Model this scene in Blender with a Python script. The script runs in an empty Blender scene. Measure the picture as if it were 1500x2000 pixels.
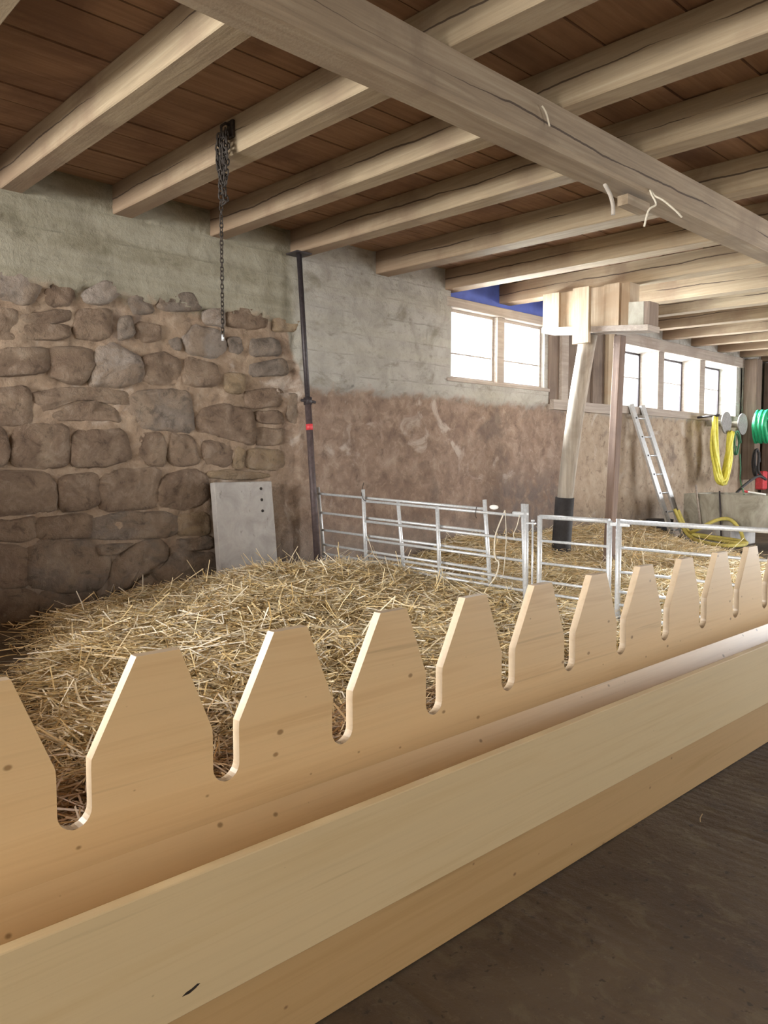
import bpy, bmesh, math, random
import numpy as np
from mathutils import Vector, Matrix, noise
random.seed(7); rng = np.random.default_rng(7)
D = bpy.data; SC = bpy.context.scene; COL = SC.collection
R = math.radians

# ------------------------------------------------------------------ camera, world, lights, exposure
# X runs along the stone wall, Y towards it, Z up; metres
cam_d = D.cameras.new('camera'); cam = D.objects.new('camera', cam_d); COL.objects.link(cam)
cam.location = (0, 0, 1.18)
cam.rotation_euler = (R(90 - 3.548), 0, -math.atan2(0.680, 0.733))
cam_d.sensor_fit = 'HORIZONTAL'; cam_d.sensor_width = 36; cam_d.lens = 36
cam_d.clip_start = 0.02; cam_d.clip_end = 300
SC.camera = cam
SC.view_settings.view_transform = 'Standard'; SC.view_settings.look = 'None'
SC.view_settings.gamma = 1; SC.view_settings.use_curve_mapping = False
SC.view_settings.exposure = 0.0

W = D.worlds.new('overcast'); SC.world = W; W.use_nodes = True
bg = W.node_tree.nodes['Background']
bg.inputs[0].default_value = (0.93, 0.97, 1.0, 1); bg.inputs[1].default_value = 5.0

def area(name, loc, target, sx, sy, power, col):
    l = D.lights.new(name, 'AREA'); l.shape = 'RECTANGLE'; l.size = sx; l.size_y = sy
    l.energy = power; l.color = col
    o = D.objects.new(name, l); COL.objects.link(o); o.location = loc
    o.rotation_euler = (Vector(target) - Vector(loc)).to_track_quat('-Z', 'Y').to_euler()
    return o
# lamps of unseen doors added for light; daylight in the windows of the stone wall
area('unseen_left_door_light', (-6.05, -0.6, 1.3), (0, -0.6, 1.3), 3.4, 2.4, 260, (1.0, 0.94, 0.84))
area('unseen_side_door_light', (9.0, -3.05, 1.3), (9.0, 0, 1.3), 3.0, 2.3, 220, (0.97, 0.98, 1.0))
area('unseen_far_door_light', (17.05, -1.0, 1.35), (0, -1.0, 1.35), 3.4, 2.5, 900, (0.95, 0.98, 1.0))
def sky_light(x, sx, power, col, y=7.0, tilt=-58):      # skylight falling in through a window of the stone wall, tilted down
    l = D.lights.new('daylight_window', 'AREA'); l.shape = 'RECTANGLE'; l.size = sx; l.size_y = 1.5
    l.energy = power; l.color = col; l.spread = R(165)
    o = D.objects.new('daylight_window', l); COL.objects.link(o); o.location = (x, y, 2.95); o.rotation_euler = (R(tilt), 0, 0)
sky_light(7.5, 2.6, 4600, (0.95, 0.98, 1.0)); sky_light(12.2, 5.0, 3800, (0.95, 0.98, 1.0)); sky_light(-1.6, 3.4, 700, (1.0, 0.98, 0.94))  # the last lamp lights the straw through unseen, added windows
area('added_end_window_light', (-6.15, 3.4, 2.15), (0, 3.7, 0.9), 3.4, 1.4, 1150, (1.0, 0.98, 0.94))  # end-wall window out of view, added to brighten straw and left-facing edges

# ------------------------------------------------------------------ helpers
def mat(name, rough=0.85):
    m = D.materials.new(name); m.use_nodes = True
    n = m.node_tree.nodes['Principled BSDF']; n.inputs['Roughness'].default_value = rough
    return m, m.node_tree, n
class NT:
    def __init__(s, nt): s.nt = nt
    def n(s, t, **kw):
        x = s.nt.nodes.new(t)
        for k, v in kw.items(): setattr(x, k, v)
        return x
    def l(s, a, b): s.nt.links.new(a, b)
    def coord(s, scale=(1,1,1), kind='Object', loc=(0,0,0)):
        tc = s.n('ShaderNodeTexCoord'); mp = s.n('ShaderNodeMapping')
        mp.inputs['Scale'].default_value = scale; mp.inputs['Location'].default_value = loc
        s.l(tc.outputs[kind], mp.inputs['Vector']); return mp.outputs[0]
    def noise(s, vec, scale=5, detail=6, rough=0.6, dist=0):
        x = s.n('ShaderNodeTexNoise'); x.inputs['Scale'].default_value = scale
        x.inputs['Detail'].default_value = detail; x.inputs['Roughness'].default_value = rough
        x.inputs['Distortion'].default_value = dist
        s.l(vec, x.inputs['Vector']); return x.outputs['Fac']
    def ramp(s, fac, stops, interp='LINEAR'):
        x = s.n('ShaderNodeValToRGB'); x.color_ramp.interpolation = interp
        e = x.color_ramp.elements
        while len(e) < len(stops): e.new(0.5)
        for i, (p, c) in enumerate(stops):
            e[i].position = p; e[i].color = (*c, 1) if len(c) == 3 else c
        s.l(fac, x.inputs[0]); return x.outputs[0]
    def val(s, fac, a, b):          # smooth 0..1 between a and b
        x = s.n('ShaderNodeMapRange'); x.interpolation_type = 'SMOOTHSTEP'
        x.inputs[1].default_value = a; x.inputs[2].default_value = b
        s.l(fac, x.inputs[0]); return x.outputs[0]
    def mix(s, fac, a, b, mode='MIX'):
        x = s.n('ShaderNodeMix', data_type='RGBA', blend_type=mode)
        if isinstance(fac, (int, float)): x.inputs[0].default_value = fac
        else: s.l(fac, x.inputs[0])
        for i, c in ((6, a), (7, b)):
            if isinstance(c, tuple): x.inputs[i].default_value = (*c, 1)
            else: s.l(c, x.inputs[i])
        return x.outputs[2]
    def math(s, op, a, b=0.0, c=None):
        x = s.n('ShaderNodeMath', operation=op)
        for i, v in enumerate((a, b, c)):
            if v is None: continue
            if isinstance(v, (int, float)): x.inputs[i].default_value = v
            else: s.l(v, x.inputs[i])
        return x.outputs[0]
    def bump(s, h, strength, dist, bsdf):
        x = s.n('ShaderNodeBump'); x.inputs['Strength'].default_value = strength
        x.inputs['Distance'].default_value = dist
        s.l(h, x.inputs['Height']); s.l(x.outputs[0], bsdf.inputs['Normal'])
    def xyz(s, kind='Object'):
        tc = s.n('ShaderNodeTexCoord'); x = s.n('ShaderNodeSeparateXYZ')
        s.l(tc.outputs[kind], x.inputs[0]); return x.outputs
    def rnd(s): return s.n('ShaderNodeObjectInfo').outputs['Random']

def plain(name, col, rough=0.6, metal=0, var=0.25, scale=30, bump=0.0):
    m, nt, b = mat(name, rough); t = NT(nt)
    f = t.noise(t.coord(), scale, 5)
    d = tuple(c * (1 - var) for c in col); u = tuple(min(1, c * (1 + var)) for c in col)
    t.l(t.ramp(f, [(0.3, d), (0.7, u)]), b.inputs['Base Color']); b.inputs['Metallic'].default_value = metal
    if bump: t.bump(f, bump, 0.01, b)
    return m

# ------------------------------------------------------------------ materials
def spruce(name, dark, light, knot, knots=0.4):
    m, nt, b = mat(name, 0.36); t = NT(nt)
    g = t.noise(t.coord((0.35, 6, 9)), 3.0, 5, 0.55, 0.6)
    f = t.noise(t.coord((0.9, 30, 70)), 2.0, 4, 0.6, 0.3)
    big = t.noise(t.coord((0.5, 0.5, 1.2)), 1.3, 3)
    c = t.ramp(g, [(0.25, dark), (0.5, light), (0.75, tuple(x * 0.93 for x in light))])
    c = t.mix(t.math('MULTIPLY', t.val(f, 0.5, 0.75), 0.22), c, tuple(x * 0.8 for x in dark))
    c = t.mix(t.math('MULTIPLY', t.val(big, 0.35, 0.7), 0.35), c, tuple(x * y for x, y in zip(light, (1.05, 1.03, 1.0))))
    if knots:
        v = t.n('ShaderNodeTexVoronoi', voronoi_dimensions='2D'); v.inputs['Scale'].default_value = 5.2
        v.inputs['Randomness'].default_value = 1
        kx, ky, kz = t.xyz(); kc = t.n('ShaderNodeCombineXYZ'); t.l(t.math('MULTIPLY', kx, 1.3), kc.inputs[0]); t.l(t.math('MULTIPLY', kz, 1.9), kc.inputs[1])
        t.l(kc.outputs[0], v.inputs['Vector'])
        sp = t.n('ShaderNodeSeparateColor'); t.l(v.outputs['Color'], sp.inputs[0])
        size = t.math('MULTIPLY', t.math('SUBTRACT', sp.outputs[0], knots), 0.11)
        k = t.math('SUBTRACT', size, v.outputs['Distance'])
        c = t.mix(t.math('MULTIPLY', t.val(k, -0.015, 0.03), 0.75), c, knot)
        # long resin streaks
        w = t.noise(t.coord((0.7, 1, 22)), 1.7, 3, 0.5, 0.2)
        c = t.mix(t.math('MULTIPLY', t.val(w, 0.66, 0.76), 0.35), c, tuple(x * 0.62 for x in dark))
    t.l(c, b.inputs['Base Color'])
    t.bump(f, 0.06, 0.004, b)
    return m
M_pal = spruce('spruce_panel', (0.62, 0.43, 0.22), (0.73, 0.545, 0.305), (0.22, 0.12, 0.045), 0.38)
M_front = spruce('pale_spruce_panel', (0.62, 0.48, 0.26), (0.70, 0.57, 0.34), (0.2, 0.12, 0.05), 0.80)
M_low = spruce('brown_spruce_panel', (0.44, 0.29, 0.125), (0.54, 0.37, 0.18), (0.16, 0.08, 0.03), 0.55)
M_edge = spruce('cut_panel_edge', (0.40, 0.305, 0.205), (0.46, 0.365, 0.255), (0.3, 0.2, 0.1), 0)

def beam_mat(name, base, light, stain, axis='Y', crack=True):
    m, nt, b = mat(name, 0.85); t = NT(nt)
    sc = {'Y': (9, 0.5, 14), 'X': (0.5, 9, 14), 'Z': (12, 12, 0.6)}[axis]
    g = t.noise(t.coord(sc), 2.6, 6, 0.62, 0.4)
    s2 = t.noise(t.coord((0.9, 0.9, 0.9)), 1.6, 5, 0.6, 0.5)
    fine = t.noise(t.coord((1, 1, 1)), 55, 4)
    c = t.ramp(g, [(0.25, tuple(x * 0.72 for x in base)), (0.5, base), (0.72, light)])
    c = t.mix(t.math('MULTIPLY', t.val(s2, 0.48, 0.68), 0.75), c, stain)
    if axis == 'Y':       # damp brown ends by the wall
        yy = t.xyz()[1]; c = t.mix(t.math('MULTIPLY', t.val(t.math('ADD', yy, t.math('MULTIPLY', s2, 1.6)), 4.9, 6.9), 0.8), c, (0.20, 0.125, 0.08))
    sp = t.n('ShaderNodeTexVoronoi'); sp.inputs['Scale'].default_value = 3.4
    t.l(t.coord((1, 0.35, 1) if axis == 'Y' else (0.35, 1, 1)), sp.inputs['Vector'])
    cc = t.n('ShaderNodeSeparateColor'); t.l(sp.outputs['Color'], cc.inputs[0])
    k = t.math('SUBTRACT', t.math('MULTIPLY', t.math('SUBTRACT', cc.outputs[0], 0.6), 0.10), sp.outputs['Distance'])
    c = t.mix(t.math('MULTIPLY', t.val(k, -0.01, 0.02), 0.7), c, tuple(x * 0.35 for x in base))
    if crack:
        x, y, z = t.xyz()
        along = {'Y': y, 'X': x, 'Z': z}[axis]
        cv = t.n('ShaderNodeCombineXYZ'); t.l(along, cv.inputs[0]); t.l(t.math('MULTIPLY', t.rnd(), 40), cv.inputs[1])
        wob = t.noise(cv.outputs[0], 0.7, 6, 0.6)
        pres = t.noise(cv.outputs[0], 0.9, 2)
        pos = t.math('ADD', 0.06, t.math('MULTIPLY', wob, 0.13))
        if axis == 'Y': z = t.math('SUBTRACT', t.math('SUBTRACT', z, 0.14), t.math('MULTIPLY', t.math('SUBTRACT', y, 6.0), 0.028))
        d = t.math('ABSOLUTE', t.math('SUBTRACT', z, pos))
        wid = t.math('MULTIPLY', t.val(pres, 0.38, 0.6), 0.0055)
        inside = t.val(t.math('SUBTRACT', wid, d), -0.002, 0.0012)
        c = t.mix(t.math('MULTIPLY', inside, 0.85), c, (0.05, 0.03, 0.02))
    t.l(c, b.inputs['Base Color'])
    t.bump(t.math('ADD', g, t.math('MULTIPLY', fine, 0.5)), 0.25, 0.01, b)
    return m
M_joist = beam_mat('sawn_joist', (0.35, 0.275, 0.18), (0.43, 0.355, 0.245), (0.25, 0.18, 0.12))
M_cross = beam_mat('cross_beam_wood', (0.31, 0.24, 0.165), (0.40, 0.33, 0.235), (0.22, 0.165, 0.115), 'X')
M_plank = beam_mat('ceiling_board_wood', (0.31, 0.185, 0.115), (0.39, 0.25, 0.165), (0.18, 0.095, 0.06), 'X', False)
M_oldwood = beam_mat('old_grey_wood', (0.17, 0.125, 0.095), (0.24, 0.18, 0.14), (0.10, 0.07, 0.055), 'Z', False)
M_newwood = beam_mat('fresh_yellow_wood', (0.42, 0.33, 0.23), (0.50, 0.41, 0.30), (0.36, 0.26, 0.17), 'Z', False)
M_frame = beam_mat('window_frame_wood', (0.34, 0.29, 0.25), (0.42, 0.37, 0.32), (0.25, 0.20, 0.17), 'X', False)
M_log = beam_mat('weathered_log', (0.36, 0.32, 0.27), (0.47, 0.43, 0.37), (0.24, 0.20, 0.16), 'Z', False)

def wall_mat():
    m, nt, b = mat('stone_wall_mortar', 0.95); t = NT(nt)
    x, y, z = t.xyz()
    v = t.coord()
    n1 = t.noise(v, 1.1, 8, 0.65, 0.8); n2 = t.noise(v, 4.5, 8, 0.65, 0.6); n3 = t.noise(v, 22, 6, 0.7)
    n4 = t.noise(t.coord((1, 1, 1), loc=(11, 3, 5)), 1.9, 7, 0.62, 1.0)
    # concrete band: boundary z differs left and right of the prop
    side = t.val(x, 4.25, 4.5)
    zb = t.math('ADD', 2.50, t.math('MULTIPLY', side, -0.58))
    zb = t.math('ADD', zb, t.math('MULTIPLY', t.math('SUBTRACT', n2, 0.5), 0.35))
    conc = t.val(t.math('SUBTRACT', z, zb), -0.05, 0.06)
    cl = t.ramp(n2, [(0.25, (0.16, 0.14, 0.095)), (0.5, (0.245, 0.225, 0.165)), (0.72, (0.31, 0.29, 0.225))])
    cr = t.ramp(n2, [(0.25, (0.25, 0.235, 0.21)), (0.5, (0.36, 0.345, 0.315)), (0.72, (0.43, 0.415, 0.385))])
    cc = t.mix(side, cl, cr)
    cc = t.mix(t.math('MULTIPLY', t.val(n4, 0.54, 0.68), 0.6), cc, (0.13, 0.115, 0.075))
    # board marks in the concrete
    n7 = t.noise(t.coord((1, 1, 2.2), loc=(5, 2, 7)), 6, 8, 0.72, 0.5)
    cc = t.mix(t.math('MULTIPLY', t.val(n7, 0.54, 0.68), 0.5), cc, (0.15, 0.135, 0.095))
    fr = t.math('FRACT', t.math('ADD', t.math('MULTIPLY', t.math('SUBTRACT', z, t.math('MULTIPLY', n1, 0.06)), 4.76), 0.3))
    cc = t.mix(t.math('MULTIPLY', t.math('MULTIPLY', t.val(fr, 0.10, 0.02), t.val(n2, 0.42, 0.62)), 0.45), cc, (0.11, 0.10, 0.07))
    st = t.noise(t.coord((0.25, 1, 5.2)), 1.0, 2, 0.5)
    cc = t.mix(t.math('MULTIPLY', t.val(st, 0.42, 0.60), 0.30), cc, (0.42, 0.40, 0.33))
    ml = t.ramp(n2, [(0.25, (0.17, 0.115, 0.075)), (0.5, (0.27, 0.195, 0.135)), (0.75, (0.37, 0.29, 0.21))])
    mr = t.ramp(n2, [(0.28, (0.15, 0.10, 0.075)), (0.5, (0.23, 0.16, 0.12)), (0.75, (0.33, 0.255, 0.20))])
    lower = t.mix(t.val(x, 3.9, 4.8), ml, mr)
    lower = t.mix(t.math('MULTIPLY', t.val(x, 8.6, 9.4), 0.8), lower,
                  t.ramp(n2, [(0.25, (0.27, 0.20, 0.14)), (0.5, (0.38, 0.30, 0.22)), (0.75, (0.45, 0.38, 0.29))]))
    # lime bloom and dark damp
    n6 = t.noise(t.coord((1, 1, 1), loc=(2, 9, 4)), 9, 8, 0.72, 0.4)
    lower = t.mix(t.math('MULTIPLY', t.val(n6, 0.50, 0.66), 0.45), lower, (0.40, 0.32, 0.245))
    lower = t.mix(t.math('MULTIPLY', t.val(n6, 0.47, 0.34), 0.6), lower, (0.12, 0.08, 0.058))
    lower = t.mix(t.math('MULTIPLY', t.val(n4, 0.585, 0.70), 0.75), lower, (0.46, 0.40, 0.345))
    dx = t.math('MULTIPLY', t.val(x, 7.0, 7.6), t.val(x, 9.0, 8.6)); dz = t.val(t.math('ADD', z, t.math('MULTIPLY', n2, 0.8)), 1.7, 1.2)
    lower = t.mix(t.math('MULTIPLY', t.math('MULTIPLY', dx, dz), t.math('MULTIPLY', t.val(n2, 0.38, 0.56), 0.75)), lower, (0.105, 0.085, 0.08))
    lower = t.mix(t.math('MULTIPLY', t.val(n1, 0.58, 0.70), 0.65), lower, (0.135, 0.10, 0.085))
    c = t.mix(conc, lower, cc)
    c = t.mix(t.math('MULTIPLY', t.val(n3, 0.55, 0.75), 0.35), c, (0.12, 0.095, 0.07))
    # damp, grey foot of the wall
    c = t.mix(t.math('MULTIPLY', t.val(t.math('ADD', z, t.math('MULTIPLY', n2, 0.5)), 0.95, 0.45), 0.5), c, (0.22, 0.195, 0.175))
    t.l(c, b.inputs['Base Color'])
    t.bump(t.math('ADD', n3, t.math('MULTIPLY', n2, 1.5)), 0.6, 0.022, b)
    return m
M_wall = wall_mat()
def stone_mat(name, a, bcol, c3):
    m, nt, b = mat(name, 0.95); t = NT(nt)
    v = t.coord(); n1 = t.noise(v, 3.2, 7, 0.65, 0.7); n3 = t.noise(v, 26, 6, 0.7)
    c = t.ramp(n1, [(0.28, a), (0.52, bcol), (0.74, c3)])
    r = t.rnd()
    c = t.mix(t.math('MULTIPLY', r, 0.35), c, tuple(x * 0.75 for x in a))
    ge = t.n('ShaderNodeNewGeometry'); mp = t.n('ShaderNodeMapping'); t.l(ge.outputs['Position'], mp.inputs['Vector'])
    w1 = t.noise(mp.outputs[0], 4.5, 8, 0.65, 0.6); w2 = t.noise(mp.outputs[0], 2.2, 7, 0.65, 1.0)
    mort = t.ramp(w1, [(0.25, (0.17, 0.115, 0.075)), (0.5, (0.27, 0.195, 0.135)), (0.75, (0.37, 0.29, 0.21))])
    c = t.mix(t.math('MULTIPLY', t.val(w2, 0.42, 0.60), 0.8), c, mort)
    c = t.mix(t.math('MULTIPLY', t.val(n3, 0.56, 0.75), 0.4), c, tuple(x * 0.5 for x in a))
    t.l(c, b.inputs['Base Color'])
    n6 = t.noise(mp.outputs[0], 9, 8, 0.72, 0.5)
    c = t.mix(t.math('MULTIPLY', t.val(n6, 0.50, 0.66), 0.4), c, (0.38, 0.305, 0.235))
    c = t.mix(t.math('MULTIPLY', t.val(n6, 0.47, 0.34), 0.6), c, tuple(x * 0.45 for x in a))
    t.l(c, b.inputs['Base Color'])
    t.bump(t.math('ADD', n3, t.math('MULTIPLY', n6, 1.8)), 0.9, 0.03, b)
    return m
M_st_b = stone_mat('brown_sandstone', (0.16, 0.105, 0.070), (0.225, 0.155, 0.107), (0.30, 0.22, 0.16))
M_st_g = stone_mat('grey_fieldstone', (0.165, 0.13, 0.10), (0.235, 0.19, 0.155), (0.31, 0.26, 0.22))
M_st_l = stone_mat('limewashed_stone', (0.25, 0.20, 0.165), (0.36, 0.305, 0.26), (0.46, 0.41, 0.36))
M_st_t = stone_mat('tan_sandstone', (0.25, 0.175, 0.105), (0.34, 0.25, 0.155), (0.42, 0.33, 0.22))

def floor_mat():
    m, nt, b = mat('dirty_concrete_floor', 0.8); t = NT(nt)
    v = t.coord(); n1 = t.noise(v, 1.6, 7, 0.6, 0.8); n2 = t.noise(v, 9, 8, 0.7); n3 = t.noise(v, 60, 4, 0.7); n9 = t.noise(t.coord((1, 1, 1), loc=(7, 1, 1)), 34, 3, 0.5)
    br = t.noise(t.coord((7, 0.6, 1)), 3.5, 4, 0.6, 0.4)
    c = t.ramp(n1, [(0.3, (0.066, 0.043, 0.025)), (0.5, (0.088, 0.061, 0.034)), (0.72, (0.125, 0.093, 0.058))])
    c = t.mix(t.math('MULTIPLY', t.val(n2, 0.52, 0.68), 0.6), c, (0.05, 0.034, 0.022))
    n8 = t.noise(t.coord((1.2, 1, 1), loc=(1, 8, 2)), 8, 8, 0.7, 0.6); c = t.mix(t.math('MULTIPLY', t.val(n8, 0.50, 0.64), 0.5), c, (0.15, 0.122, 0.072))
    n5 = t.noise(t.coord((1, 1, 1), loc=(4, 8, 2)), 26, 7, 0.75)
    c = t.mix(t.math('MULTIPLY', t.val(n5, 0.56, 0.68), 0.4), c, (0.17, 0.13, 0.085))
    c = t.mix(t.math('MULTIPLY', t.val(n3, 0.62, 0.75), 0.45), c, (0.22, 0.17, 0.11))
    c = t.mix(t.math('MULTIPLY', t.val(br, 0.55, 0.75), 0.18), c, (0.19, 0.145, 0.10))
    c = t.mix(t.math('MULTIPLY', t.val(n9, 0.36, 0.30), 0.7), c, (0.025, 0.017, 0.012))
    t.l(c, b.inputs['Base Color'])
    t.bump(t.math('ADD', t.math('MULTIPLY', br, 0.25), t.math('ADD', n2, t.math('MULTIPLY', n3, 0.4))), 0.45, 0.012, b)
    return m
M_floor = floor_mat()
M_galv = plain('galvanised_steel', (0.66, 0.69, 0.72), 0.38, 0.35, 0.15, 60)
M_white = plain('white_plastic', (0.8, 0.8, 0.77), 0.5, 0, 0.05)
M_conc = None
def conc_mat():
    m, nt, b = mat('smooth_grey_concrete', 0.8); t = NT(nt)
    v = t.coord(); n1 = t.noise(v, 5, 7, 0.65, 0.5); n2 = t.noise(t.coord((1, 1, 0.4)), 16, 6, 0.7)
    c = t.ramp(n1, [(0.3, (0.27, 0.25, 0.235)), (0.55, (0.38, 0.36, 0.34)), (0.75, (0.46, 0.44, 0.42))])
    c = t.mix(t.math('MULTIPLY', t.val(n2, 0.62, 0.72), 0.8), c, (0.12, 0.105, 0.09))
    t.l(c, b.inputs['Base Color']); t.bump(n2, 0.3, 0.008, b); return m
M_conc = conc_mat()
M_pipe = plain('rusty_dark_steel', (0.045, 0.037, 0.040), 0.5, 0.35, 0.35, 40, 0.1)
M_pipe_rust = plain('red_lead_steel', (0.085, 0.062, 0.062), 0.6, 0.2, 0.3, 30, 0.1)
M_red = plain('red_paint', (0.55, 0.05, 0.06), 0.5, 0, 0.2)
M_chain = plain('rusty_chain_iron', (0.045, 0.036, 0.03), 0.65, 0.4, 0.4, 90)
M_rubber = plain('black_rubber', (0.03, 0.028, 0.03), 0.75, 0, 0.3, 25)
M_yel = plain('yellow_hose_rubber', (0.72, 0.66, 0.10), 0.45, 0, 0.12, 20)
M_yel2 = plain('dusty_yellow_hose', (0.48, 0.41, 0.10), 0.6, 0, 0.25, 14)
M_grn = plain('green_hose_rubber', (0.02, 0.36, 0.16), 0.4, 0, 0.15, 20)
M_twine = plain('pale_baler_twine', (0.68, 0.63, 0.52), 0.8, 0, 0.15)
M_cob = plain('dusty_cobweb', (0.42, 0.38, 0.33), 0.95, 0, 0.15)
M_alu = plain('dull_aluminium', (0.56, 0.57, 0.58), 0.42, 0.7, 0.12, 35)
M_tank = None
def tank_mat():
    m, nt, b = mat('weathered_trough_concrete', 0.85); t = NT(nt)
    n1 = t.noise(t.coord((1, 1, 0.7)), 3.4, 7, 0.65, 0.8); n2 = t.noise(t.coord(), 20, 5)
    c = t.ramp(n1, [(0.3, (0.16, 0.145, 0.115)), (0.5, (0.33, 0.31, 0.25)), (0.72, (0.50, 0.48, 0.42))])
    t.l(c, b.inputs['Base Color']); t.bump(n2, 0.3, 0.008, b); return m
M_tank = tank_mat()
M_blue = plain('strip_blue', (0.05, 0.085, 0.36), 0.6, 0, 0.2, 6)
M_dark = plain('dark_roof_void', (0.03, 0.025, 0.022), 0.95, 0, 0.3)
M_yard = plain('yard_gravel', (0.30, 0.28, 0.25), 0.95, 0, 0.2, 3)
def straw_mat():
    m, nt, b = mat('straw', 0.42); t = NT(nt)
    a = t.n('ShaderNodeVertexColor'); a.layer_name = 'tint'
    t.l(a.outputs[0], b.inputs['Base Color'])
    return m
M_straw = straw_mat()
def strawbase_mat():
    m, nt, b = mat('packed_straw', 0.95); t = NT(nt)
    n1 = t.noise(t.coord(), 2.0, 6); n2 = t.noise(t.coord(), 45, 5, 0.7)
    c = t.ramp(n2, [(0.3, (0.22, 0.15, 0.07)), (0.55, (0.42, 0.31, 0.16)), (0.75, (0.58, 0.46, 0.27))])
    t.l(t.mix(t.math('MULTIPLY', t.val(n1, 0.5, 0.7), 0.4), c, (0.16, 0.12, 0.07)), b.inputs['Base Color'])
    t.bump(n2, 0.8, 0.03, b); return m
M_sbase = strawbase_mat()
def glass_mat():
    m = D.materials.new('dusty_window_glass'); m.use_nodes = True; nt = m.node_tree; t = NT(nt)
    for x in list(nt.nodes): nt.nodes.remove(x)
    out = t.n('ShaderNodeOutputMaterial'); tr = t.n('ShaderNodeBsdfTransparent'); gl = t.n('ShaderNodeBsdfGlossy')
    df = t.n('ShaderNodeBsdfTranslucent'); df.inputs[0].default_value = (0.9, 0.9, 0.88, 1)
    gl.inputs['Roughness'].default_value = 0.08; tr.inputs[0].default_value = (0.96, 0.97, 0.97, 1)
    fr = t.n('ShaderNodeFresnel'); fr.inputs[0].default_value = 1.45
    m1 = t.n('ShaderNodeMixShader'); m2 = t.n('ShaderNodeMixShader'); m1.inputs[0].default_value = 0.12
    t.l(tr.outputs[0], m1.inputs[1]); t.l(df.outputs[0], m1.inputs[2])
    t.l(fr.outputs[0], m2.inputs[0]); t.l(m1.outputs[0], m2.inputs[1]); t.l(gl.outputs[0], m2.inputs[2])
    t.l(m2.outputs[0], out.inputs[0]); return m
M_glass = glass_mat()

# ------------------------------------------------------------------ mesh helpers
def obj(name, me_or_bm, m=None, parent=None, smooth=False):
    if isinstance(me_or_bm, bmesh.types.BMesh):
        me = D.meshes.new(name); me_or_bm.to_mesh(me); me_or_bm.free()
    else: me = me_or_bm
    if m and not me.materials: me.materials.append(m)
    if smooth:
        for p in me.polygons: p.use_smooth = True
    o = D.objects.new(name, me); COL.objects.link(o)
    if parent: o.parent = parent
    return o
def tag(o, label=None, cat=None, group=None, kind=None):
    if label: o['label'] = label
    if cat: o['category'] = cat
    if group: o['group'] = group
    if kind: o['kind'] = kind
    return o
def empty(name, loc, rz=0, **kw):
    o = D.objects.new(name, None); COL.objects.link(o); o.location = loc; o.rotation_euler = (0, 0, rz)
    o.empty_display_size = 0.1
    return tag(o, **kw)
def box(bm, x0, x1, y0, y1, z0, z1, bev=0.0):
    vs = [bm.verts.new((x, y, z)) for x in (x0, x1) for y in (y0, y1) for z in (z0, z1)]
    fs = [bm.faces.new([vs[i] for i in f]) for f in ((0,1,3,2),(4,6,7,5),(0,4,5,1),(2,3,7,6),(0,2,6,4),(1,5,7,3))]
    if bev:
        es = {e for f in fs for e in f.edges}
        bmesh.ops.bevel(bm, geom=list(es), offset=bev, segments=1, affect='EDGES', profile=0.5)
def newbm(): return bmesh.new()
def boxobj(name, b6, m, parent=None, bev=0.0):
    bm = newbm(); box(bm, *b6, bev=bev); return obj(name, bm, m, parent)
def tube(bm, pts, r, seg=8, closed=False, caps=True):
    pts = [Vector(p) for p in pts]; n = len(pts); rings = []
    rr = r if isinstance(r, (list, tuple)) else [r] * n
    prev = None
    for i, p in enumerate(pts):
        if closed: d = pts[(i + 1) % n] - pts[i - 1]
        else: d = pts[min(i + 1, n - 1)] - pts[max(i - 1, 0)]
        d.normalize()
        if prev is None:
            a = Vector((0, 0, 1)) if abs(d.z) < 0.9 else Vector((1, 0, 0))
            u = d.cross(a).normalized()
        else: u = (prev - d * prev.dot(d)).normalized()
        prev = u; w = d.cross(u)
        rings.append([bm.verts.new(p + (u * math.cos(t) + w * math.sin(t)) * rr[i]) for t in
                      [2 * math.pi * k / seg for k in range(seg)]])
    m = n if closed else n - 1
    for i in range(m):
        a, b = rings[i], rings[(i + 1) % n]
        for k in range(seg):
            f = bm.faces.new((a[k], a[(k + 1) % seg], b[(k + 1) % seg], b[k])); f.smooth = True
    if caps and not closed:
        bm.faces.new(rings[0][::-1]); bm.faces.new(rings[-1])
def tubeobj(name, pts, r, m, parent=None, seg=8, closed=False):
    bm = newbm(); tube(bm, pts, r, seg, closed); return obj(name, bm, m, parent)
def spline(ctrl, n=12):                       # Catmull-Rom through control points
    P = [Vector(p) for p in ctrl]; P = [P[0] * 2 - P[1]] + P + [P[-1] * 2 - P[-2]]; out = []
    for i in range(1, len(P) - 2):
        a, b, c, d = P[i - 1:i + 3]
        for k in range(n):
            t = k / n
            out.append(0.5 * ((2 * b) + (c - a) * t + (2 * a - 5 * b + 4 * c - d) * t * t + (3 * b - a - 3 * c + d) * t ** 3))
    out.append(P[-2]); return out
def fbm(x, y, z=0.0, o=5, h=0.9):
    return noise.fractal((x, y, z), h, 2.1, o)

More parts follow.
